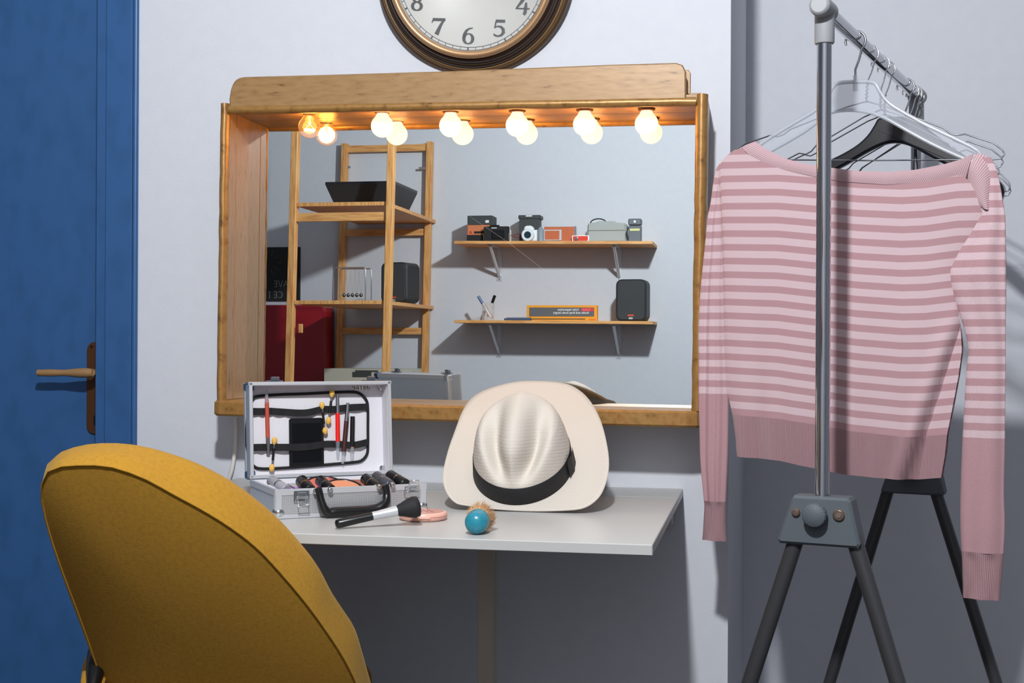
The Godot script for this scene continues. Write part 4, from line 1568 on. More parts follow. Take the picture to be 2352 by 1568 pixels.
	for f in [[Vector3(CW / 2.0, LH - 0.0025, 0.0005), Vector3(CW + 0.003, 0.0062, 0.005)], [Vector3(CW / 2.0, 0.0025, 0.0005), Vector3(CW + 0.003, 0.0062, 0.005)], [Vector3(0.0025, LH / 2.0, 0.0005), Vector3(0.0062, LH, 0.005)], [Vector3(CW - 0.0025, LH / 2.0, 0.0005), Vector3(0.0062, LH, 0.005)], [Vector3(CW / 2.0, LH - 0.004, -LD - 0.0004), Vector3(CW + 0.002, 0.009, 0.0014)], [Vector3(CW - 0.004, LH / 2.0, -LD - 0.0004), Vector3(0.009, LH, 0.0014)], [Vector3(0.004, LH / 2.0, -LD - 0.0004), Vector3(0.009, LH, 0.0014)], [Vector3(CW + 0.0004, LH / 2.0, -LD + 0.004), Vector3(0.0014, LH, 0.009)], [Vector3(-0.0004, LH / 2.0, -LD + 0.004), Vector3(0.0014, LH, 0.009)]]:
		part(mb().box(lp(f[0].x, f[0].y, f[0].z), f[1], LB, 0.0008), "lid_edging", M.alu, lid)
	for f in [[0.0, 0.0], [CW, 0.0], [0.0, LH], [CW, LH]]:
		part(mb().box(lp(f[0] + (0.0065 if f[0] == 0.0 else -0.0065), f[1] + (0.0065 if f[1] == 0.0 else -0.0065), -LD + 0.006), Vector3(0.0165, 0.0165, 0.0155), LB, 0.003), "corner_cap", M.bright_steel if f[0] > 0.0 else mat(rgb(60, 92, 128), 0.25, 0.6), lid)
	for fx in [0.046, CW - 0.036]:
		part(mb().box(lp(fx, LH + 0.0022, -0.006), Vector3(0.03, 0.002, 0.010), LB, 0.0006), "catch_plate", M.steel, lid)
		part(mb().box(lp(fx + 0.001, LH + 0.006, -0.004), Vector3(0.015, 0.007, 0.006), LB, 0.001), "catch", M.steel, lid)
	part(mb().box(lp(CW / 2.0, LH / 2.0, -LD + 0.0035), Vector3(CW - 0.009, LH - 0.009, 0.001), LB), "lining", M.lining, lid)
	var lw := mb()
	lw.box(lp(CW / 2.0, LH - 0.005, -LD / 2.0), Vector3(CW - 0.01, 0.0012, LD - 0.006), LB)
	lw.box(lp(CW - 0.005, LH / 2.0, -LD / 2.0), Vector3(0.0012, LH - 0.012, LD - 0.006), LB)
	lw.box(lp(0.005, LH / 2.0, -LD / 2.0), Vector3(0.0012, LH - 0.012, LD - 0.006), LB)
	lw.box(lp(CW / 2.0, 0.005, -LD / 2.0), Vector3(CW - 0.01, 0.0012, LD - 0.006), LB)
	part(lw, "lining", M.lining, lid)
	# fabric hinge strip
	part(mb().box(lp(CW / 2.0, -0.001, -0.006), Vector3(CW - 0.01, 0.004, 0.004), LB, 0.001), "hinge_strip", M.black_matte, lid)
	# black piping round the lining
	var pp := []
	for q in smooth_line(v2([[572, 932], [580, 917], [592, 910], [640, 906], [700, 904], [760, 901], [812, 900], [830, 906], [842, 920], [845, 940], [845, 980], [845, 1020], [843, 1042], [832, 1056], [815, 1061], [760, 1066], [700, 1071], [640, 1075], [600, 1076], [584, 1071], [572, 1056], [567, 1030], [566, 990], [567, 955]]), 96, true):
		pp.append(on_lid(q.x, q.y, 0.003))
	part(mb().tube(pp, 0.0026, 8, 0, true), "piping", M.elastic, lid, "black piping")
	# elastic bands: wavy between stitched loops
	for bnd in [[[567, 944], [600, 945], [618, 944], [650, 946], [700, 948], [740, 940], [765, 940], [800, 936], [845, 934]], [[566, 1028], [600, 1027], [630, 1027], [700, 1026], [745, 1020], [780, 1020], [812, 1022], [845, 1015]]]:
		var rows := []
		var c := smooth_line(v2(bnd), 60)
		for side in [-1.0, 1.0]:
			var row := []
			for k in 60:
				var bumpy := (0.004 if bnd[0][1] < 1000 else 0.0068) + 0.0035 * absf(sin(k * 0.55))
				row.append(on_lid(c[k].x, c[k].y, bumpy) + lu_ * (0.0062 * side))
			rows.append(row)
		part(mb().sheet(rows), "elastic_band", M.elastic, lid, "black elastic band")
	# number sticker
	var st := on_lid(829, 889.5, 0.0004)
	part(mb().box(st, Vector3(0.034, 0.0098, 0.0004), LB), "number_label", M.white, lid, "white sticker with the number 94186")
	text_part("94186", 0.0125, st + ln_ * 0.0004, LB, M.black_matte, lid, "lettering", false, false, 0.0002)
	cosmetics()

func stick(p0: Vector3, p1: Vector3, r: float, called: String, label: String, cat: String, pieces: Array, grp := "") -> Node3D:
	# pieces: [from, to, material, name, r_from, r_to]
	var t := thing(called, label, cat, p0, grp)
	for q in pieces:
		part(mb().tube([p0.lerp(p1, q[0]), p0.lerp(p1, lerpf(q[0], q[1], 0.15)), p0.lerp(p1, lerpf(q[0], q[1], 0.85)), p0.lerp(p1, q[1])], [r * q[4], r * lerpf(q[4], q[5], 0.15), r * lerpf(q[4], q[5], 0.85), r * q[5]], 14), q[3], q[2], t)
	return t

func cosmetics() -> void:
	var g := "cosmetics held in the lid of the make-up case"
	var clear = M.clear_plastic
	var brick := mat(rgb(178, 74, 58), 0.4)
	stick(on_lid(612, 892, 0.008), on_lid(616, 1040, 0.008), 0.004, "lip_pencil", "brick red lip pencil with clear cap in the lid bands", "pencil", [[0.0, 0.22, clear, "clear_cap", 0.5, 1.0], [0.14, 0.24, brick, "tip", 0.6, 0.9], [0.24, 0.76, brick, "barrel", 0.95, 0.95], [0.76, 1.0, M.steel, "metal_end", 0.95, 0.8]], g)
	var scarlet := mat(rgb(232, 28, 22), 0.35)
	stick(on_lid(775, 906, 0.008), on_lid(776, 1048, 0.008), 0.004, "eye_pencil", "bright red pencil with silver end in the lid bands", "pencil", [[0.0, 0.3, M.steel, "metal_end", 0.75, 1.0], [0.3, 0.76, scarlet, "barrel", 1.0, 1.0], [0.76, 1.0, clear, "clear_cap", 1.0, 0.6]], g)
	var dk := mat(rgb(66, 34, 30), 0.35)
	stick(on_lid(799, 925, 0.008), on_lid(787, 1065, 0.008), 0.004, "eye_pencil", "dark brown pencil with silver end in the lid bands", "pencil", [[0.0, 0.3, M.steel, "metal_end", 0.75, 1.0], [0.3, 0.8, dk, "barrel", 1.0, 1.0], [0.78, 1.0, clear, "clear_cap", 1.0, 0.6]], g)
	stick(on_lid(810, 956, 0.008), on_lid(808, 1058, 0.008), 0.0042, "eye_pencil", "short black pencil with clear cap in the lid bands", "pencil", [[0.0, 0.68, M.black, "barrel", 1.0, 1.0], [0.68, 0.75, mat(rgb(160, 110, 80), 0.5), "tip", 0.9, 0.6], [0.7, 1.0, clear, "clear_cap", 1.0, 0.6]], g)
	# sponge applicators
	var sponge := mat(rgb(222, 176, 84), 0.85)
	for q in [[[763, 899], [754, 970], "double sponge applicator beside the bright red pencil"], [[739, 927], [747, 993], "double sponge applicator beside the black palette"], [[631, 1008], [624, 1078], "double sponge applicator under the brick red pencil"]]:
		var a := on_lid(q[0][0], q[0][1], 0.009)
		var b := on_lid(q[1][0], q[1][1], 0.009)
		var t := thing("sponge_applicator", q[2], "applicator", a, g)
		part(mb().tube([a.lerp(b, 0.1), a.lerp(b, 0.9)], 0.0016, 8), "handle", M.steel, t)
		part(mb().tube([a.lerp(b, 0.3), a.lerp(b, 0.7)], 0.0022, 8), "grip", M.black, t)
		part(mb().tube([a.lerp(b, -0.06), a, a.lerp(b, 0.08), a.lerp(b, 0.18)], [0.002, 0.0046, 0.005, 0.002], 12), "sponge_tip", sponge, t)
		part(mb().tube([a.lerp(b, 0.82), a.lerp(b, 0.92), b, a.lerp(b, 1.06)], [0.002, 0.005, 0.0046, 0.002], 12), "sponge_tip", sponge, t)
	# black palette behind the lower band
	var pl := []
	for q in [[663, 964], [667, 961], [736, 959], [742, 962], [743, 1067], [739, 1071], [668, 1075], [664, 1072]]:
		var w := on_lid(q[0], q[1], 0.001) - la
		pl.append(Vector2(w.dot(cx_), w.dot(lu_)))
	var bt := thing("compact_palette", "flat black glossy palette tucked behind the lid's lower band", "palette", on_lid(702, 1070), g)
	var LB := Transform3D(Basis(cx_, lu_, ln_), la)
	part(mb().prism(pl, -LD + 0.0045, -LD + 0.0095, LB, 0.001), "palette_case", M.black, bt)
	part(mb().prism([pl[0].lerp(pl[4], 0.08), pl[3].lerp(pl[7], 0.08), pl[4].lerp(pl[0], 0.08), pl[7].lerp(pl[3], 0.08)], -LD + 0.0094, -LD + 0.0099, LB), "cover_window", mat(rgb(10, 10, 12), 0.08), bt)
	# things lying in the base, on its padding (height 0.024)
	var gb := "cosmetics lying in the base of the make-up case"
	var y := 0.0300
	var B := Basis(cx_, Vector3.UP, cz_)
	var shade := func(c: Color): return mat(c, 0.75)
	# eye shadow palettes: black tray with coloured pans
	var pals := [[0.048, -0.075, 0.085, 0.05, 0.25, "eye shadow palette with white, grey and lilac pans, in the case", [rgb(226, 222, 220), rgb(168, 164, 168), rgb(160, 112, 206), rgb(188, 140, 214)]], [0.168, -0.082, 0.09, 0.06, -0.2, "eye shadow palette with brown and peach pans, in the case", [rgb(172, 112, 94), rgb(160, 100, 86), rgb(222, 178, 148), rgb(150, 92, 80), rgb(190, 130, 110), rgb(212, 168, 140)]]]
	for q in pals:
		var ctr := cp(q[0], y + 0.008, q[1])
		var rb := B * Basis(Vector3.UP, q[4]) * Basis(Vector3.RIGHT, 0.18)
		var t := thing("eyeshadow_palette", q[5], "palette", ctr, gb)
		part(mb().box(ctr, Vector3(q[2], 0.006, q[3]), rb, 0.001), "tray", M.black, t)
		var n: int = q[6].size() / 2
		for k in q[6].size():
			var px: float = (k % n + 0.5) / n - 0.5
			var pz := -0.25 if k < n else 0.25
			part(mb().box(ctr + rb * Vector3(px * q[2] * 0.96, 0.0034, pz * q[3] * 0.96), Vector3(q[2] / n * 0.84, 0.0022, q[3] * 0.42), rb, 0.0005), "pan", shade.call(q[6][k]), t)
	for q in [[0.108, -0.085, 0.033, rgb(206, 106, 96), "coral blusher in a round black compact, in the case"], [0.125, -0.035, 0.031, rgb(214, 140, 104), "peach powder in a round black compact, in the case"]]:
		var ctr := cp(q[0], y + 0.002, q[1])
		var tilt := Transform3D(B * Basis(Vector3.RIGHT, 0.32), ctr + Vector3(0, 0.010, 0))
		var t := thing("blusher", q[4], "blusher", ctr, gb)
		part(mb().lathe([Vector2(0.002, -0.003), Vector2(q[2], -0.003), Vector2(q[2] + 0.001, 0.0), Vector2(q[2], 0.003), Vector2(q[2] - 0.003, 0.003), Vector2(q[2] - 0.004, 0.001)], tilt, 40, 1), "compact_ring", M.black, t)
		part(mb().lathe([Vector2(0.0005, 0.0018), Vector2(q[2] - 0.0035, 0.0016)], tilt, 40, 0), "powder", shade.call(q[3]), t)
	var tubes := [[0.024, -0.075, 0.85, 0.0088, "grey tube lying at the corner of the case base", mat(rgb(150, 150, 156), 0.3)], [0.058, -0.03, 0.55, 0.0105, "black lipstick tube with amber band in the case", M.black], [0.093, -0.035, 0.62, 0.0095, "black lipstick tube beside the coral blusher", M.black], [0.172, -0.032, 0.66, 0.0098, "black glossy lipstick tube beside the peach powder", M.black], [0.199, -0.05, 0.74, 0.0105, "dark grey lipstick tube in the middle of the case's far half", mat(rgb(70, 72, 78), 0.22)], [0.228, -0.06, 0.8, 0.0105, "black lipstick tube at the end of the case next to its latch", M.black]]
	for q in tubes:
		var ctr := cp(q[0], y + q[3] + 0.001, q[1])
		var d := (B * Basis(Vector3.UP, q[2] + PI / 2.0 - 0.5)) * Vector3(1, 0.28, 0)
		d = d.normalized()
		var ln := 0.024
		var t := thing("lipstick", q[4], "lipstick", ctr, gb)
		ctr.y = ca.y + y + q[3] + 0.28 * ln + 0.001
		part(mb().tube([ctr - d * ln, ctr - d * (ln - 0.001), ctr + d * (ln - 0.002), ctr + d * ln], [q[3] - 0.001, q[3], q[3], q[3] - 0.0015], 24), "cap", q[5], t)
		part(mb().tube([ctr - d * 0.002, ctr + d * 0.0005], q[3] + 0.0002, 24, 0), "band", mat(rgb(196, 132, 54), 0.25, 0.8) if q[1] == -0.03 else M.steel, t)

func desk_things() -> void:
	# powder compact
	var c := on_y(972, 1192, DESK_Y)
	var t := thing("powder_compact", "round pink powder compact on the desk under the brush", "compact", c)
	var pink := mat(rgb(232, 178, 160), 0.35)
	var X := Transform3D(Basis(), c)
	part(mb().lathe([Vector2(0.036, 0.0005), Vector2(0.0385, 0.002), Vector2(0.039, 0.0065)], X, 48), "lower_shell", pink, t)
	part(mb().lathe([Vector2(0.039, 0.0072), Vector2(0.0388, 0.011), Vector2(0.0365, 0.0128), Vector2(0.034, 0.0132)], X, 48), "upper_shell", pink, t)
	part(mb().lathe([Vector2(0.0005, 0.0136), Vector2(0.0335, 0.0134)], X, 48, 0), "lid_window", mat(rgb(214, 160, 148), 0.3), t)
	for k in 3:
		var a := -0.5 + k * 0.35
		part(mb().tube([X * Vector3(-0.016 + k * 0.009, 0.0138, -0.012 - k * 0.002), X * Vector3(0.002 + k * 0.009, 0.0138, 0.012)], 0.0005, 6), "line_mark", mat(rgb(160, 110, 104), 0.5), t)
	part(mb().box(c + Vector3(0.012, 0.0068, 0.0375), Vector3(0.018, 0.004, 0.003), Basis(Vector3.UP, 0.3), 0.0008), "thumb_catch", pink, t)
	# powder brush lying with its head on the compact
	var b0 := on_y(770, 1204, DESK_Y + 0.0075)
	var b1 := on_y(960, 1162, DESK_Y + 0.031)
	var d := b1 - b0
	var tb := thing("powder_brush", "black powder brush with silver ferrule, head resting on the pink compact", "brush", b0)
	part(mb().tube([b0, b0 + d * 0.012, b0 + d * 0.05, b0 + d * 0.25, b0 + d * 0.445], [0.003, 0.0062, 0.0072, 0.0066, 0.0062], 18), "handle", M.black, tb)
	part(mb().tube([b0 + d * 0.445, b0 + d * 0.47, b0 + d * 0.5, b0 + d * 0.74], [0.0066, 0.0069, 0.0066, 0.0084], 20), "ferrule", M.alu, tb)
	part(mb().tube([b0 + d * 0.74, b0 + d * 0.8, b0 + d * 0.88, b0 + d * 0.95, b0 + d * 1.0, b0 + d * 1.02], [0.008, 0.0105, 0.0145, 0.0168, 0.016, 0.008], 24), "bristle_core", M.black_matte, tb)
	var rng := RandomNumberGenerator.new()
	rng.seed = 77
	var hair := mb()
	var dn := d.normalized()
	var e1 := dn.cross(Vector3.UP).normalized()
	var e2 := e1.cross(dn)
	for k in 320:
		var a := rng.randf() * TAU
		var r := sqrt(rng.randf())
		var off := e1 * cos(a) * r + e2 * sin(a) * r
		var tip := b0 + d * (1.03 - 0.07 * r * r + rng.randf_range(-0.012, 0.012)) + off * 0.0172
		hair.tube([b0 + d * 0.745 + off * 0.0078, b0 + d * 0.88 + off * 0.0142, tip], [0.00035, 0.0003, 0.00012], 3, 0)
	var hm := part(hair, "bristles", M.black_matte, tb)
	hm.set_meta("kind", "stuff")
	# turquoise kabuki brush, its round handle end towards the room
	var k0 := on_y(1096, 1199, DESK_Y + 0.0178)
	var tk := thing("kabuki_brush", "short turquoise brush with tan bristles lying in front of the straw hat", "brush", Vector3(k0.x, DESK_Y, k0.z))
	var kd := Vector3(-0.02, 0.10, -1.0).normalized()
	var cen := on_plane(1095, 1177, Vector3(k0.x, DESK_Y, k0.z), Vector3(0.2, 0, 1).normalized())
	cen.y = DESK_Y + 0.0178
	var teal := mat(rgb(40, 132, 152), 0.3)
	teal.uv1_triplanar = true
	teal.uv1_scale = Vector3(12, 12, 12)
	teal.albedo_texture = noise_tex(0.06, 61, [[0.0, 0.2, 0.4, 1.0], [Color(0.55, 0.6, 0.65), Color(0.85, 0.9, 0.9), Color(1, 1, 1), Color(1, 1, 1)]], 256)
	part(mb().tube([cen - kd * 0.018, cen - kd * 0.0172, cen - kd * 0.0145, cen - kd * 0.01, cen - kd * 0.003, cen + kd * 0.004], [0.002, 0.0075, 0.0125, 0.0158, 0.0178, 0.0176], 28), "handle", teal, tk)
	part(mb().tube([cen + kd * 0.004, cen + kd * 0.007, cen + kd * 0.010, cen + kd * 0.013, cen + kd * 0.016], [0.0172, 0.0178, 0.017, 0.0177, 0.017], 28), "ferrule", teal, tk)
	var tan_ := mat(rgb(206, 164, 118), 0.9)
	var f1 := kd.cross(Vector3.UP).normalized()
	var f2 := f1.cross(kd)
	var kh := mb()
	part(mb().tube([cen + kd * 0.016, cen + kd * 0.03, cen + kd * 0.045], [0.0165, 0.019, 0.015], 20), "bristle_core", tan_, tk)
	for k in 900:
		var a := rng.randf() * TAU
		var r := sqrt(rng.randf_range(0.3, 1.0))
		var off := f1 * cos(a) * r + f2 * sin(a) * r
		var tip := cen + kd * (0.034 + rng.randf_range(0.0, 0.014)) + off * rng.randf_range(0.021, 0.0265)
		tip.y = maxf(tip.y, DESK_Y + 0.0006)
		kh.tube([cen + kd * 0.015 + off * 0.0165, cen + kd * 0.026 + off * 0.0205, tip], [0.0004, 0.00035, 0.00012], 3, 0)
	var km := part(kh, "bristles", tan_, tk)
	km.set_meta("kind", "stuff")
	# power cord from under the mirror down behind the desk
	var cp_ := []
	for q in [[541, 958, 0.02], [541, 985, 0.02], [540, 1015, 0.018], [538, 1045, 0.013], [533, 1075, 0.012], [526, 1100, 0.010], [519, 1125, 0.008], [512, 1150, 0.008], [506, 1180, 0.008]]:
		cp_.append(on_z(q[0], q[1], q[2]))
	cp_.append(Vector3(cp_[-1].x - 0.01, 0.5, 0.008))
	cp_.append(Vector3(cp_[-1].x - 0.02, 0.02, 0.02))
	var tc := thing("power_cord", "white power cord hanging from the mirror beside the make-up case", "cord", cp_[-1])
	part(mb().tube(smooth_line(cp_, 60), 0.0042, 10), "cord", mat(rgb(226, 222, 216), 0.45), tc)

# ---- the far side of the room, which shows in the mirror ----
var shelf_l := []
var shelf_r := []

func shelf_y(k: int, x: float) -> float:
	var a: Vector3 = shelf_l[k]
	var b: Vector3 = shelf_r[k]
	return lerpf(a.y, b.y, (x - a.x) / (b.x - a.x))

func round_rect(w: float, h: float, r: float, n := 5) -> Array:
	var o := []
	for c in [[1, 1, 0.0], [-1, 1, 0.5], [-1, -1, 1.0], [1, -1, 1.5]]:
		for k in n + 1:
			var a: float = PI * (c[2] + 0.5 * k / n)
			o.append(Vector2(c[0] * (w / 2.0 - r) + cos(a) * r, c[1] * (h / 2.0 - r) + sin(a) * r))
	return o

# box standing on wall shelf k; its face towards the mirror covers those pixels
func item(k: int, x0: float, x1: float, y0: float, z0: float, depth: float) -> Dictionary:
	var a := seen(x0, y0, z0)
	var b := seen(x1, y0, z0)
	var xm := (a.x + b.x) / 2.0
	var base := shelf_y(k, xm)
	return {"c": Vector3(xm, (a.y + base) / 2.0, z0 + depth / 2.0), "s": Vector3(b.x - a.x, a.y - base, depth), "base": Vector3(xm, base, z0 + depth / 2.0), "z": z0}

func behind() -> void:
	# wall shelves with brackets
	for k in 2:
		var y0 := 553.0 if k == 0 else 734.5
		var a := seen(1043, y0, 4.085)
		var b := seen(1499, y0 + (0.5 if k == 0 else 3.0), 4.085)
		shelf_l.append(a)
		shelf_r.append(b)
		var t := thing("wall_shelf", ["pine wall shelf carrying the old cameras", "pine wall shelf carrying pens, an orange box and a loudspeaker"][k], "shelf", Vector3((a.x + b.x) / 2.0, (a.y + b.y) / 2.0 - 0.2, BACK), "pine shelves on the far wall")
		var tilt := Basis(Vector3.BACK, atan2(b.y - a.y, b.x - a.x))
		var m := (a + b) / 2.0
		part(mb().box(Vector3(m.x, m.y - 0.0075, 4.23), Vector3(b.x - a.x, 0.015, 0.289), tilt, 0.001), "board", M.pine_x, t)
		for px in [1147.0, 1422.0]:
			var x := seen(px, 600, BACK).x
			var sy := shelf_y(k, x) - 0.0152
			var br := thing_part("bracket", t)
			part(mb().box(Vector3(x, sy - 0.0015, 4.235), Vector3(0.026, 0.003, 0.27), Basis(), 0.0006), "arm", M.alu, br)
			part(mb().box(Vector3(x, sy - 0.088, BACK - 0.0015), Vector3(0.026, 0.176, 0.003), Basis(), 0.0006), "upright", M.alu, br)
			part(mb().tube([Vector3(x, sy - 0.004, 4.125), Vector3(x, sy - 0.15, BACK - 0.004)], 0.009, 8), "brace", M.alu, br)
			part(mb().tube([Vector3(x, sy - 0.165, BACK - 0.003), Vector3(x, sy - 0.165, BACK - 0.005)], 0.003, 8), "screw", M.steel, br)
	cameras()
	lower_shelf()
	unit()

func cameras() -> void:
	var grp := "old cameras and cases on the upper wall shelf"
	var orange := mat(rgb(206, 120, 78), 0.6)
	var dark := mat(rgb(58, 62, 64), 0.6)
	# box camera in black and orange
	var q := item(0, 1073, 1130, 495, 4.15, 0.13)
	var t := thing("box_camera", "tall black and orange box camera at the end of the pine shelf", "camera", q.base, grp)
	var s: Vector3 = q.s
	part(mb().box(q.base + Vector3(0, s.y * 0.82, 0), Vector3(s.x, s.y * 0.36, 0.12), Basis(), 0.002), "upper_shell", dark, t)
	part(mb().box(q.base + Vector3(0, s.y * 0.45, 0), Vector3(s.x, s.y * 0.38, 0.124), Basis(), 0.002), "orange_front", orange, t)
	part(mb().box(q.base + Vector3(0, s.y * 0.13, 0), Vector3(s.x * 1.02, s.y * 0.255, 0.13), Basis(), 0.002), "lower_shell", M.black_matte, t)
	part(mb().box(q.base + Vector3(s.x * 0.3, s.y * 0.77, -0.061), Vector3(0.018, 0.013, 0.003)), "viewfinder", M.white, t)
	part(mb().box(q.base + Vector3(-s.x * 0.02, s.y * 0.36, -0.063), Vector3(s.x * 0.4, 0.011, 0.002)), "name_strip", M.black_matte, t)
	part(mb().box(q.base + Vector3(-s.x * 0.36, s.y * 0.36, -0.063), Vector3(0.012, 0.012, 0.002)), "badge", mat(rgb(196, 60, 60), 0.5), t)
	# black folding camera in front of it
	q = item(0, 1111, 1168, 517, 4.105, 0.03)
	s = q.s
	t = thing("folding_camera", "low black camera standing before the black and orange one", "camera", q.base, grp)
	part(mb().box(q.base + Vector3(0, s.y * 0.46, 0), Vector3(s.x, s.y * 0.92, 0.03), Basis(), 0.003), "body", M.black_matte, t)
	part(mb().box(q.base + Vector3(-s.x * 0.08, s.y * 0.95, 0), Vector3(s.x * 0.38, s.y * 0.12, 0.026), Basis(), 0.002), "viewfinder_hood", M.black, t)
	part(mb().box(q.base + Vector3(-s.x * 0.08, s.y * 0.82, -0.0155), Vector3(s.x * 0.22, 0.006, 0.001)), "name_plate", mat(rgb(180, 186, 186), 0.4), t)
	part(mb().box(q.base + Vector3(s.x * 0.08, s.y * 0.42, -0.018), Vector3(s.x * 0.5, s.y * 0.55, 0.008), Basis(), 0.003), "lens_door", M.black, t)
	for sx in [-0.505, 0.505]:
		part(mb().box(q.base + Vector3(s.x * sx, s.y * 0.28, 0), Vector3(0.003, s.y * 0.4, 0.02)), "trim_strip", mat(rgb(170, 150, 96), 0.4, 0.5), t)
	# strap lying beside it
	var sp := []
	for w in [[1172, 541], [1180, 540], [1192, 537], [1198, 541], [1190, 545], [1178, 543]]:
		sp.append(seen(w[0], w[1], 4.12))
	t = thing("camera_strap", "dark red strap lying between the black and white cameras", "strap", sp[0], grp)
	part(mb().tube(smooth_line(sp, 30), 0.0035, 8, 3, false, 0.5), "webbing", mat(rgb(120, 30, 44), 0.7), t)
	# grey box with lid
	q = item(0, 1191, 1239, 494, 4.22, 0.09)
	s = q.s
	t = thing("grey_box", "dark grey upright box with a lid behind the white camera", "box", q.base, grp)
	part(mb().box(q.base + Vector3(0, s.y * 0.44, 0), Vector3(s.x * 0.94, s.y * 0.88, 0.085), Basis(), 0.002), "body", dark, t)
	part(mb().box(q.base + Vector3(0.002, s.y * 0.93, 0), Vector3(s.x * 1.06, s.y * 0.14, 0.092), Basis(), 0.003), "box_lid", dark, t)
	part(mb().box(q.base + Vector3(0, s.y * 0.965, -0.0465), Vector3(s.x * 0.3, 0.006, 0.001)), "white_label", M.white, t)
	# white reflex camera
	q = item(0, 1196, 1247, 519, 4.11, 0.05)
	s = q.s
	t = thing("white_camera", "white reflex camera with a round dark lens before the grey box", "camera", q.base, grp)
	var wt := mat(rgb(226, 229, 232), 0.35)
	part(mb().box(q.base + Vector3(s.x * 0.02, s.y * 0.38, 0), Vector3(s.x * 0.86, s.y * 0.74, 0.04), Basis(), 0.005), "body", wt, t)
	part(mb().prism(v2([[-0.024, 0.0], [0.026, 0.0], [0.023, 0.02], [0.012, 0.027], [-0.01, 0.027], [-0.021, 0.02]]), -0.022, 0.022, Transform3D(Basis(), q.base + Vector3(-s.x * 0.16, s.y * 0.68, 0)), 0.003), "prism_hump", wt, t)
	var lc: Vector3 = q.base + Vector3(-s.x * 0.16, s.y * 0.40, -0.02)
	part(mb().tube([lc, lc + Vector3(0, 0, -0.02), lc + Vector3(0, 0, -0.026)], [0.033, 0.033, 0.030], 36), "lens_barrel", wt, t)
	part(mb().tube([lc + Vector3(0, 0, -0.0262), lc + Vector3(0, 0, -0.0275)], [0.018, 0.017], 30), "lens_glass", mat(rgb(44, 58, 66), 0.1), t)
	part(mb().tube([q.base + Vector3(s.x * 0.38, 0.0, -0.016), q.base + Vector3(s.x * 0.38, s.y * 0.72, -0.016), q.base + Vector3(s.x * 0.38, s.y * 0.9, -0.01)], [0.017, 0.017, 0.008], 20), "hand_grip", mat(rgb(134, 144, 152), 0.5), t)
	# tan leather instant camera
	q = item(0, 1249, 1323, 520, 4.12, 0.03)
	s = q.s
	t = thing("leather_camera", "flat camera in tan leather with silver trim", "camera", q.base, grp)
	var tan := mat(rgb(192, 98, 56), 0.6)
	part(mb().box(q.base + Vector3(0, s.y * 0.5, 0.004), Vector3(s.x, s.y, 0.024), Basis(), 0.002), "body", M.alu, t)
	part(mb().box(q.base + Vector3(s.x * 0.05, s.y * 0.5, -0.0095), Vector3(s.x * 0.78, s.y * 0.94, 0.004)), "leather_panel", tan, t)
	part(mb().box(q.base + Vector3(-s.x * 0.38, s.y * 0.88, -0.0096), Vector3(s.x * 0.2, s.y * 0.2, 0.004)), "leather_panel", tan, t)
	part(mb().box(q.base + Vector3(-s.x * 0.22, s.y * 0.42, -0.014), Vector3(s.x * 0.55, s.y * 0.72, 0.010), Basis(), 0.001), "silver_front", M.alu, t)
	part(mb().box(q.base + Vector3(-s.x * 0.235, s.y * 0.42, -0.0195), Vector3(s.x * 0.45, s.y * 0.58, 0.002)), "leather_panel", tan, t)
	part(mb().box(q.base + Vector3(s.x * 0.47, s.y * 0.5, -0.006), Vector3(0.006, s.y, 0.012), Basis(), 0.001), "silver_edge", M.bright_steel, t)
	# small red camera
	q = item(0, 1313, 1353, 540.5, 4.095, 0.02)
	s = q.s
	t = thing("red_camera", "small red and white pocket camera before the grey bag", "camera", q.base, grp)
	part(mb().prism(round_rect(s.x, s.y, 0.006), 0.0, 0.014, Transform3D(Basis(), q.base + Vector3(0, s.y / 2.0, -0.006)), 0.001), "shell", M.white, t)
	part(mb().prism(round_rect(s.x * 0.86, s.y * 0.78, 0.004), 0.0, 0.004, Transform3D(Basis(), q.base + Vector3(0, s.y * 0.48, -0.009))), "red_front", mat(rgb(226, 60, 34), 0.35), t)
	part(mb().tube([q.base + Vector3(-s.x * 0.22, s.y * 0.42, -0.009), q.base + Vector3(-s.x * 0.22, s.y * 0.42, -0.014)], 0.0085, 20), "lens", mat(rgb(96, 104, 112), 0.3), t)
	part(mb().ball(q.base + Vector3(-s.x * 0.16, s.y * 0.6, -0.013), 0.004, 10), "flash_dot", M.white, t)
	# grey camera bag
	q = item(0, 1348, 1439, 508, 4.17, 0.10)
	s = q.s
	t = thing("camera_bag", "soft light grey camera bag with a dark carry strap", "bag", q.base, grp)
	var bag := mat(rgb(168, 172, 170), 0.85)
	var bp := []
	for w in [[-0.5, 0.0], [0.49, 0.0], [0.5, 0.5], [0.49, 0.85], [0.46, 0.9], [0.25, 0.93], [0.2, 1.0], [-0.2, 1.0], [-0.26, 0.95], [-0.46, 0.9], [-0.49, 0.8]]:
		bp.append(Vector2(w[0] * s.x, w[1] * s.y))
	part(mb().prism(bp, -0.05, 0.05, Transform3D(Basis(), q.base), 0.008), "bag_body", bag, t)
	part(mb().prism([Vector2(-s.x * 0.47, s.y * 0.55), Vector2(s.x * 0.47, s.y * 0.55), Vector2(s.x * 0.46, s.y * 0.88), Vector2(-s.x * 0.45, s.y * 0.88)], -0.056, -0.045, Transform3D(Basis(), q.base), 0.003), "flap", bag, t)
	var hs := []
	for k in 9:
		var a := PI * k / 8.0
		hs.append(q.base + Vector3(-s.x * 0.24 - cos(a) * s.x * 0.2, s.y * 0.95 + sin(a) * 0.022, 0))
	part(mb().tube(hs, 0.003, 8), "carry_strap", M.black_matte, t)
	# flash unit
	q = item(0, 1442, 1474, 502, 4.13, 0.05)
	s = q.s
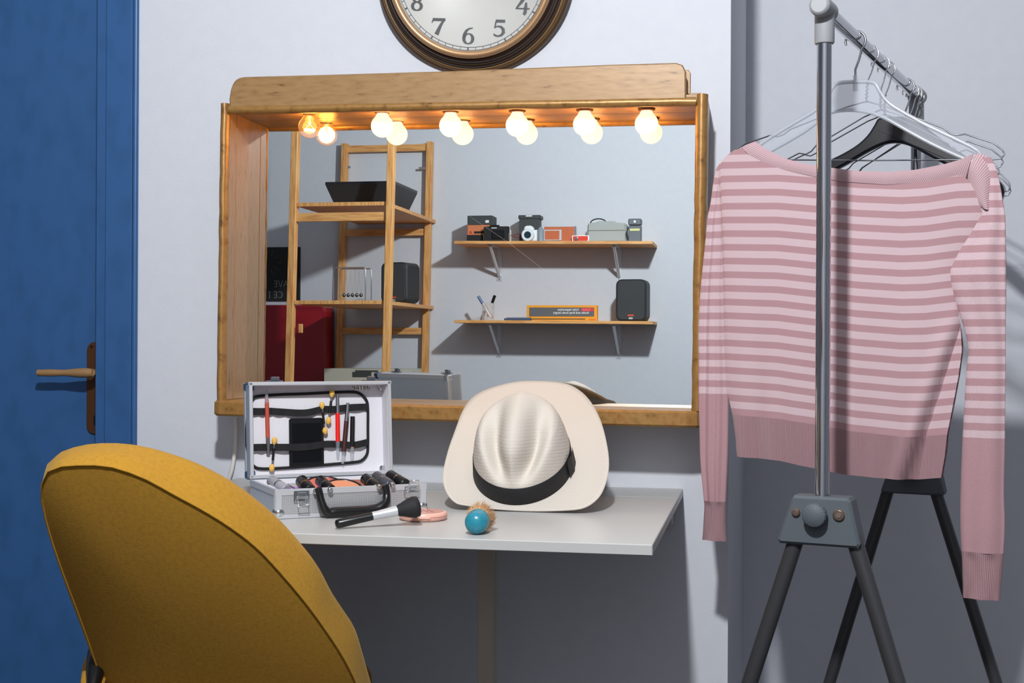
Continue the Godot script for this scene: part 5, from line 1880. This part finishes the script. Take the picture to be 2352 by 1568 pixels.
	t = thing("flash_unit", "upright grey flash unit with a yellow panel beside the grey bag", "flash", q.base, grp)
	var fg := mat(rgb(92, 98, 106), 0.5)
	part(mb().box(q.base + Vector3(0, s.y * 0.35, 0), Vector3(s.x * 0.92, s.y * 0.7, 0.045), Basis(), 0.003), "body", fg, t)
	part(mb().box(q.base + Vector3(0, s.y * 0.86, 0), Vector3(s.x * 0.96, s.y * 0.28, 0.05), Basis(), 0.005), "flash_head", fg, t)
	part(mb().box(q.base + Vector3(0, s.y * 0.52, -0.0232), Vector3(s.x * 0.7, 0.011, 0.002)), "yellow_panel", mat(rgb(214, 214, 140), 0.5), t)
	part(mb().tube([q.base + Vector3(0, s.y * 0.87, -0.025), q.base + Vector3(0, s.y * 0.87, -0.028)], 0.006, 14), "sensor", M.white, t)
	part(mb().tube([q.base + Vector3(-s.x * 0.5, s.y * 0.64, 0), q.base + Vector3(-s.x * 0.62, s.y * 0.4, -0.01), q.base + Vector3(-s.x * 0.5, s.y * 0.1, -0.01)], 0.003, 8), "cable", M.black_matte, t)

func speaker(called: String, label: String, base: Vector3, w: float, h: float, depth: float, turn: float, badge: bool) -> void:
	var t := thing(called, label, "loudspeaker", base)
	var B := Basis(Vector3.UP, turn)
	var X := Transform3D(B, base + Vector3(0, h / 2.0, 0))
	part(mb().prism(round_rect(w, h, w * 0.2), -depth / 2.0, depth / 2.0, X, 0.006), "cabinet", mat(rgb(40, 41, 44), 0.55), t)
	part(mb().prism(round_rect(w * 0.88, h * 0.92, w * 0.16), -depth / 2.0 - 0.004, -depth / 2.0 + 0.002, X, 0.002), "grille", mat(rgb(58, 60, 63), 0.8), t)
	if badge:
		part(mb().box(X * Vector3(0, -h * 0.36, -depth / 2.0 - 0.0045), Vector3(w * 0.2, 0.008, 0.002), B), "badge", mat(rgb(214, 84, 54), 0.4), t)
		part(mb().box(X * Vector3(0, -h * 0.43, -depth / 2.0 - 0.0045), Vector3(w * 0.13, 0.009, 0.002), B), "badge", M.alu, t)

func lower_shelf() -> void:
	var turn := Basis(Vector3.UP, PI)
	# glass with pens
	var g0 := seen(1121, 728, 4.2)
	g0.y = shelf_y(1, g0.x)
	var t := thing("pen_glass", "clear glass holding pens on the lower pine shelf", "glass", g0)
	part(mb().lathe([Vector2(0.0005, 0.004), Vector2(0.03, 0.003), Vector2(0.034, 0.09), Vector2(0.0328, 0.09), Vector2(0.029, 0.006)], Transform3D(Basis(), g0), 28, 0), "glass_wall", M.glass, t)
	var pens := [[[1099, 680], [1128, 729], mat(rgb(222, 226, 232), 0.4), mat(rgb(96, 116, 156), 0.4), "white and blue marker pen leaning in the clear glass"], [[1136, 678], [1118, 728], mat(rgb(226, 228, 230), 0.4), M.black, "white marker pen with black cap leaning in the clear glass"], [[1112, 700], [1131, 729], mat(rgb(206, 150, 124), 0.5), mat(rgb(206, 150, 124), 0.5), "short tan pencil standing in the clear glass"]]
	var off := [-0.008, 0.008, 0.0]
	var k := 0
	for p in pens:
		var a := seen(p[0][0], p[0][1], 4.2)
		var b := seen(p[1][0], p[1][1], 4.2)
		a.z += off[k]
		b.z += off[k]
		b.y = maxf(b.y, g0.y + 0.012)
		var o := thing("marker_pen", p[4], "pen", b, "pens in the clear glass")
		part(mb().tube([b, a], [0.0055, 0.0065], 12), "barrel", p[2], o)
		part(mb().tube([a.lerp(b, 0.35), a.lerp(b, -0.0)], 0.0078, 12), "pen_cap", p[3], o)
		k += 1
	# blue pad
	var pa := seen(1188, 726, 4.11)
	pa.y = shelf_y(1, pa.x)
	t = thing("note_pad", "thin blue and grey pad lying before the orange box", "pad", pa)
	part(mb().box(pa + Vector3(0, 0.006, 0.02), Vector3(0.135, 0.011, 0.05), Basis(), 0.003), "cover", mat(rgb(74, 88, 120), 0.5), t)
	part(mb().box(pa + Vector3(0.004, 0.0135, 0.024), Vector3(0.12, 0.004, 0.046), Basis(), 0.001), "top_sheet", mat(rgb(130, 134, 140), 0.6), t)
	# orange colour chart box
	var q := item(1, 1210, 1372, 701, 4.17, 0.03)
	var s: Vector3 = q.s
	t = thing("chart_box", "long orange and grey printed box leaning on the lower pine shelf", "box", q.base)
	var org := mat(rgb(246, 160, 28), 0.5)
	part(mb().box(q.base + Vector3(0, s.y * 0.5, 0), Vector3(s.x, s.y, 0.03), Basis(), 0.001), "carton", org, t)
	part(mb().box(q.base + Vector3(-s.x * 0.005, s.y * 0.57, -0.0153), Vector3(s.x * 0.92, s.y * 0.58, 0.001)), "printed_panel", mat(rgb(96, 96, 100), 0.5), t)
	part(mb().box(q.base + Vector3(-s.x * 0.07, s.y * 0.12, -0.0153), Vector3(s.x * 0.8, s.y * 0.07, 0.001)), "printed_line", mat(rgb(96, 80, 60), 0.5), t)
	part(mb().box(q.base + Vector3(s.x * 0.36, s.y * 0.72, -0.0162), Vector3(s.x * 0.17, s.y * 0.2, 0.001)), "red_patch", mat(rgb(226, 60, 66), 0.5), t)
	text_part("Kodak", 0.0135, q.base + Vector3(s.x * 0.345, s.y * 0.72, -0.0168), turn, mat(rgb(240, 120, 120), 0.5), t, "lettering", false, true)
	text_part("Color Separation", 0.0135, q.base + Vector3(s.x * 0.09, s.y * 0.72, -0.0162), turn, M.white, t)
	text_part("Guide and Gray Scale (large)", 0.0135, q.base + Vector3(s.x * 0.13, s.y * 0.52, -0.0162), turn, M.white, t)
	text_part("Kodak", 0.012, q.base + Vector3(s.x * 0.43, s.y * 0.1, -0.0156), turn, mat(rgb(220, 96, 20), 0.5), t)
	# loudspeaker
	q = item(1, 1416, 1487, 641, 4.13, 0.13)
	speaker("loudspeaker", "black rounded loudspeaker standing alone on the lower pine shelf", q.base, q.s.x, q.s.y, 0.12, 0.08, true)

func post(t: Node3D, a: Vector3, b: Vector3) -> Array:
	# a square post through two seen points, from the floor up
	var d := (a - b).normalized()
	var lo := b + d * ((0.0 - b.y) / d.y)
	var hi := b + d * ((2.085 - b.y) / d.y)
	var B := Basis(Vector3.RIGHT, d, Vector3.RIGHT.cross(d).normalized())
	part(mb().box((lo + hi) / 2.0, Vector3(0.032, (hi - lo).length(), 0.044), B, 0.002), "post", M.pine, t)
	return [lo, d]

func unit() -> void:
	var zf := 3.42
	var zb := 4.345
	var base := Vector3(-1.97, 0, 3.92)
	var t := thing("shelving_unit", "tall pine shelving unit standing against the far wall", "shelf", base)
	var P := []
	for q in [[[680, 300], [664, 880], zf], [[900, 335], [887, 855], zf], [[793, 333], [779, 850], zb], [[988, 331], [976, 855], zb]]:
		P.append(post(t, seen(q[0][0], q[0][1], q[2]), seen(q[1][0], q[1][1], q[2])))
	var at := func(k: int, y: float) -> Vector3:
		return P[k][0] + P[k][1] * (y / P[k][1].y)
	# rungs of the two side frames
	for q in [[2, 3, 341], [2, 3, 534], [2, 3, 760], [0, 1, 497]]:
		var z := zb if q[0] == 2 else zf
		var y := seen(880, q[2], z).y
		var a: Vector3 = at.call(q[0], y)
		var b: Vector3 = at.call(q[1], y)
		part(mb().box((a + b) / 2.0, Vector3((b - a).length() - 0.03, 0.036 if z == zb else 0.04, 0.02), Basis(), 0.001), "rung", M.pine_x, t)
	for y in [2.062, 0.2]:
		var a: Vector3 = at.call(0, y)
		var b: Vector3 = at.call(1, y)
		part(mb().box((a + b) / 2.0, Vector3((b - a).length() - 0.03, 0.04, 0.02), Basis(), 0.001), "rung", M.pine_x, t)
	var pg := seen(687, 754, zf)
	part(mb().box(pg + Vector3(0.008, 0, 0.0), Vector3(0.016, 0.042, 0.02), Basis(), 0.001), "peg_block", M.pine_x, t)
	# shelves
	var ys := [(seen(790, 466, zf).y + seen(985, 503, zb).y) / 2.0, (seen(790, 690, zf).y + seen(985, 702, zb).y) / 2.0, 0.66]
	for y in ys:
		var a: Vector3 = at.call(0, y)
		var b: Vector3 = at.call(1, y)
		part(mb().box(Vector3((a.x + b.x) / 2.0, y - 0.009, (zf + zb) / 2.0 + 0.01), Vector3(b.x - a.x - 0.034, 0.018, zb - zf + 0.04), Basis(), 0.001), "shelf_board", M.pine, t)
	for q in [[797, 384], [970, 386]]:
		var c := seen(q[0], q[1], zb - 0.01)
		part(mb().box(c, Vector3(0.04, 0.012, 0.003), Basis(), 0.001), "fixing_plate", M.bright_steel, t)
	# black tray on the upper shelf
	var ty: float = ys[0]
	var r0 := PackedVector3Array()
	var r1 := PackedVector3Array()
	var r2 := PackedVector3Array()
	var za := 3.55
	var ze := 3.985
	var l0 := seen(764, 463, za).x
	var l1 := seen(747, 418, za).x
	var h1 := seen(747, 418, za).y
	var w0 := 0.266
	var c0 := l0 + w0 / 2.0
	var over := l0 - l1
	for s in [[-1, -1], [1, -1], [1, 1], [-1, 1]]:
		r0.append(Vector3(c0 + s[0] * w0 / 2.0, ty + 0.001, (za + ze) / 2.0 + s[1] * ((ze - za) / 2.0 - over)))
		r1.append(Vector3(c0 + s[0] * (w0 / 2.0 + over), h1 - 0.012, (za + ze) / 2.0 + s[1] * (ze - za) / 2.0))
		r2.append(Vector3(c0 + s[0] * (w0 / 2.0 + over), h1, (za + ze) / 2.0 + s[1] * (ze - za) / 2.0))
	var tr := thing("black_tray", "black tray with sloping sides on the pine unit's upper shelf", "tray", Vector3(c0, ty, (za + ze) / 2.0))
	part(mb().loft([r0, r1], true, 3, false), "tray_body", mat(rgb(36, 37, 40), 0.5), tr)
	part(mb().loft([r1, r2], true, 3, false), "tray_rim", mat(rgb(28, 28, 31), 0.4), tr)
	# Newton's cradle
	var cy: float = ys[1]
	var zc := 3.78
	var a0 := seen(773, 690, zc)
	var a1 := seen(846, 690, zc)
	var top := seen(800, 616, zc).y
	var tc := thing("balance_cradle", "chrome cradle of five hanging balls on the pine unit's lower shelf", "ornament", Vector3((a0.x + a1.x) / 2.0, cy, zc))
	part(mb().box(Vector3((a0.x + a1.x) / 2.0, cy + 0.004, zc), Vector3(a1.x - a0.x + 0.02, 0.008, 0.12), Basis(), 0.001), "base_plate", M.black, tc)
	for z in [-0.05, 0.05]:
		part(mb().tube([Vector3(a0.x, cy + 0.006, zc + z), Vector3(a0.x, top - 0.01, zc + z), Vector3(a0.x + 0.008, top, zc + z), Vector3(a1.x - 0.008, top, zc + z), Vector3(a1.x, top - 0.01, zc + z), Vector3(a1.x, cy + 0.006, zc + z)], 0.003, 8), "wire_frame", M.bright_steel, tc)
	for k in 5:
		var bp := seen(790 + k * 9.8, 677.5, zc)
		part(mb().ball(bp, 0.0094, 16), "ball", M.chrome, tc)
		for z in [-0.05, 0.05]:
			part(mb().tube([bp, Vector3(bp.x, top, zc + z)], 0.0003, 4), "string", M.bright_steel, tc)
	# loudspeaker beside it
	var sp0 := seen(880, 690, 3.86)
	var sp1 := seen(945, 602, 3.86)
	speaker("loudspeaker", "black rounded loudspeaker beside the cradle on the pine unit", Vector3((sp0.x + sp1.x) / 2.0, cy, 3.92), (sp1.x - sp0.x) * 1.02, sp1.y - cy, 0.14, 0.22, true)
	# beige box on the lowest shelf
	var b0 := seen(744, 846, 3.95)
	var b1 := seen(945, 846, 3.95)
	var tb := thing("storage_box", "beige storage box with dark print on the pine unit's lowest shelf", "box", Vector3((b0.x + b1.x) / 2.0, 0.66, 4.05))
	part(mb().box(Vector3((b0.x + b1.x) / 2.0, (b0.y + 0.66) / 2.0, 4.05), Vector3(b1.x - b0.x, b0.y - 0.66, 0.2), Basis(), 0.002), "carton", mat(rgb(186, 186, 172), 0.45), tb)
	for q in [[831, 860, 0.10, 0.026], [842, 852, 0.12, 0.008]]:
		var c := seen(q[0], q[1], 3.949)
		part(mb().box(c, Vector3(q[2], q[3], 0.001)), "printed_block", mat(rgb(60, 64, 64), 0.6), tb)
	# red retro fridge, cut by the mirror's left edge
	var fz := 4.2
	var fr := seen(746, 760, fz).x
	var ft := seen(700, 700, fz).y
	var fl := fr - 0.62
	var fo := [Vector2(fl, 0.04), Vector2(fr, 0.04), Vector2(fr, ft - 0.035), Vector2(fr - 0.010, ft - 0.013), Vector2(fr - 0.035, ft - 0.003), Vector2(fr - 0.08, ft), Vector2(fl + 0.06, ft), Vector2(fl + 0.02, ft - 0.012), Vector2(fl, ft - 0.05)]
	var tf := thing("red_cabinet", "dark red cabinet with rounded corners behind the pine unit", "cabinet", Vector3((fl + fr) / 2.0, 0, 4.28))
	part(mb().prism(fo, fz + 0.02, BACK - 0.01, Transform3D(), 0.006), "cabinet_body", mat(rgb(150, 20, 34), 0.3), tf)
	var fd := []
	for q in fo:
		fd.append(Vector2(lerpf(q.x, (fl + fr) / 2.0, 0.004), q.y))
	part(mb().prism(fd, fz, fz + 0.018, Transform3D(), 0.006), "cabinet_door", mat(rgb(160, 22, 36), 0.28), tf)
	for x in [fl + 0.05, fr - 0.05]:
		part(mb().tube([Vector3(x, 0, 4.29), Vector3(x, 0.045, 4.29)], 0.02, 12), "foot", M.black_matte, tf)
	# chalkboard
	var k0 := seen(689, 567, BACK - 0.012)
	var k1 := seen(689, 691, BACK - 0.012)
	var tk := thing("chalk_board", "black board with chalk writing and a sun drawing on the far wall", "board", Vector3(k0.x - 0.2, k1.y, BACK))
	part(mb().box(Vector3(k0.x - 0.2, (k0.y + k1.y) / 2.0, BACK - 0.006), Vector3(0.4, k0.y - k1.y, 0.012), Basis(), 0.001), "board", mat(rgb(24, 26, 28), 0.7), tk)
	var chalk := mat(rgb(120, 126, 120), 0.9)
	var turn := Basis(Vector3.UP, PI)
	text_part("AVE", 0.05, seen(645, 652, BACK - 0.0125), turn, chalk, tk, "chalk_writing", false, false)
	text_part("CE I", 0.05, seen(633, 677, BACK - 0.0125), turn, chalk, tk, "chalk_writing", false, false)
	var sun := mat(rgb(104, 96, 40), 0.9)
	for k in 9:
		var a := TAU * k / 9.0
		var p := seen(621, 603, BACK - 0.0125)
		part(mb().tube([p + Vector3(cos(a), sin(a), 0) * 0.035, p + Vector3(cos(a), sin(a), 0) * 0.065], 0.001, 5), "chalk_stroke", sun, tk)
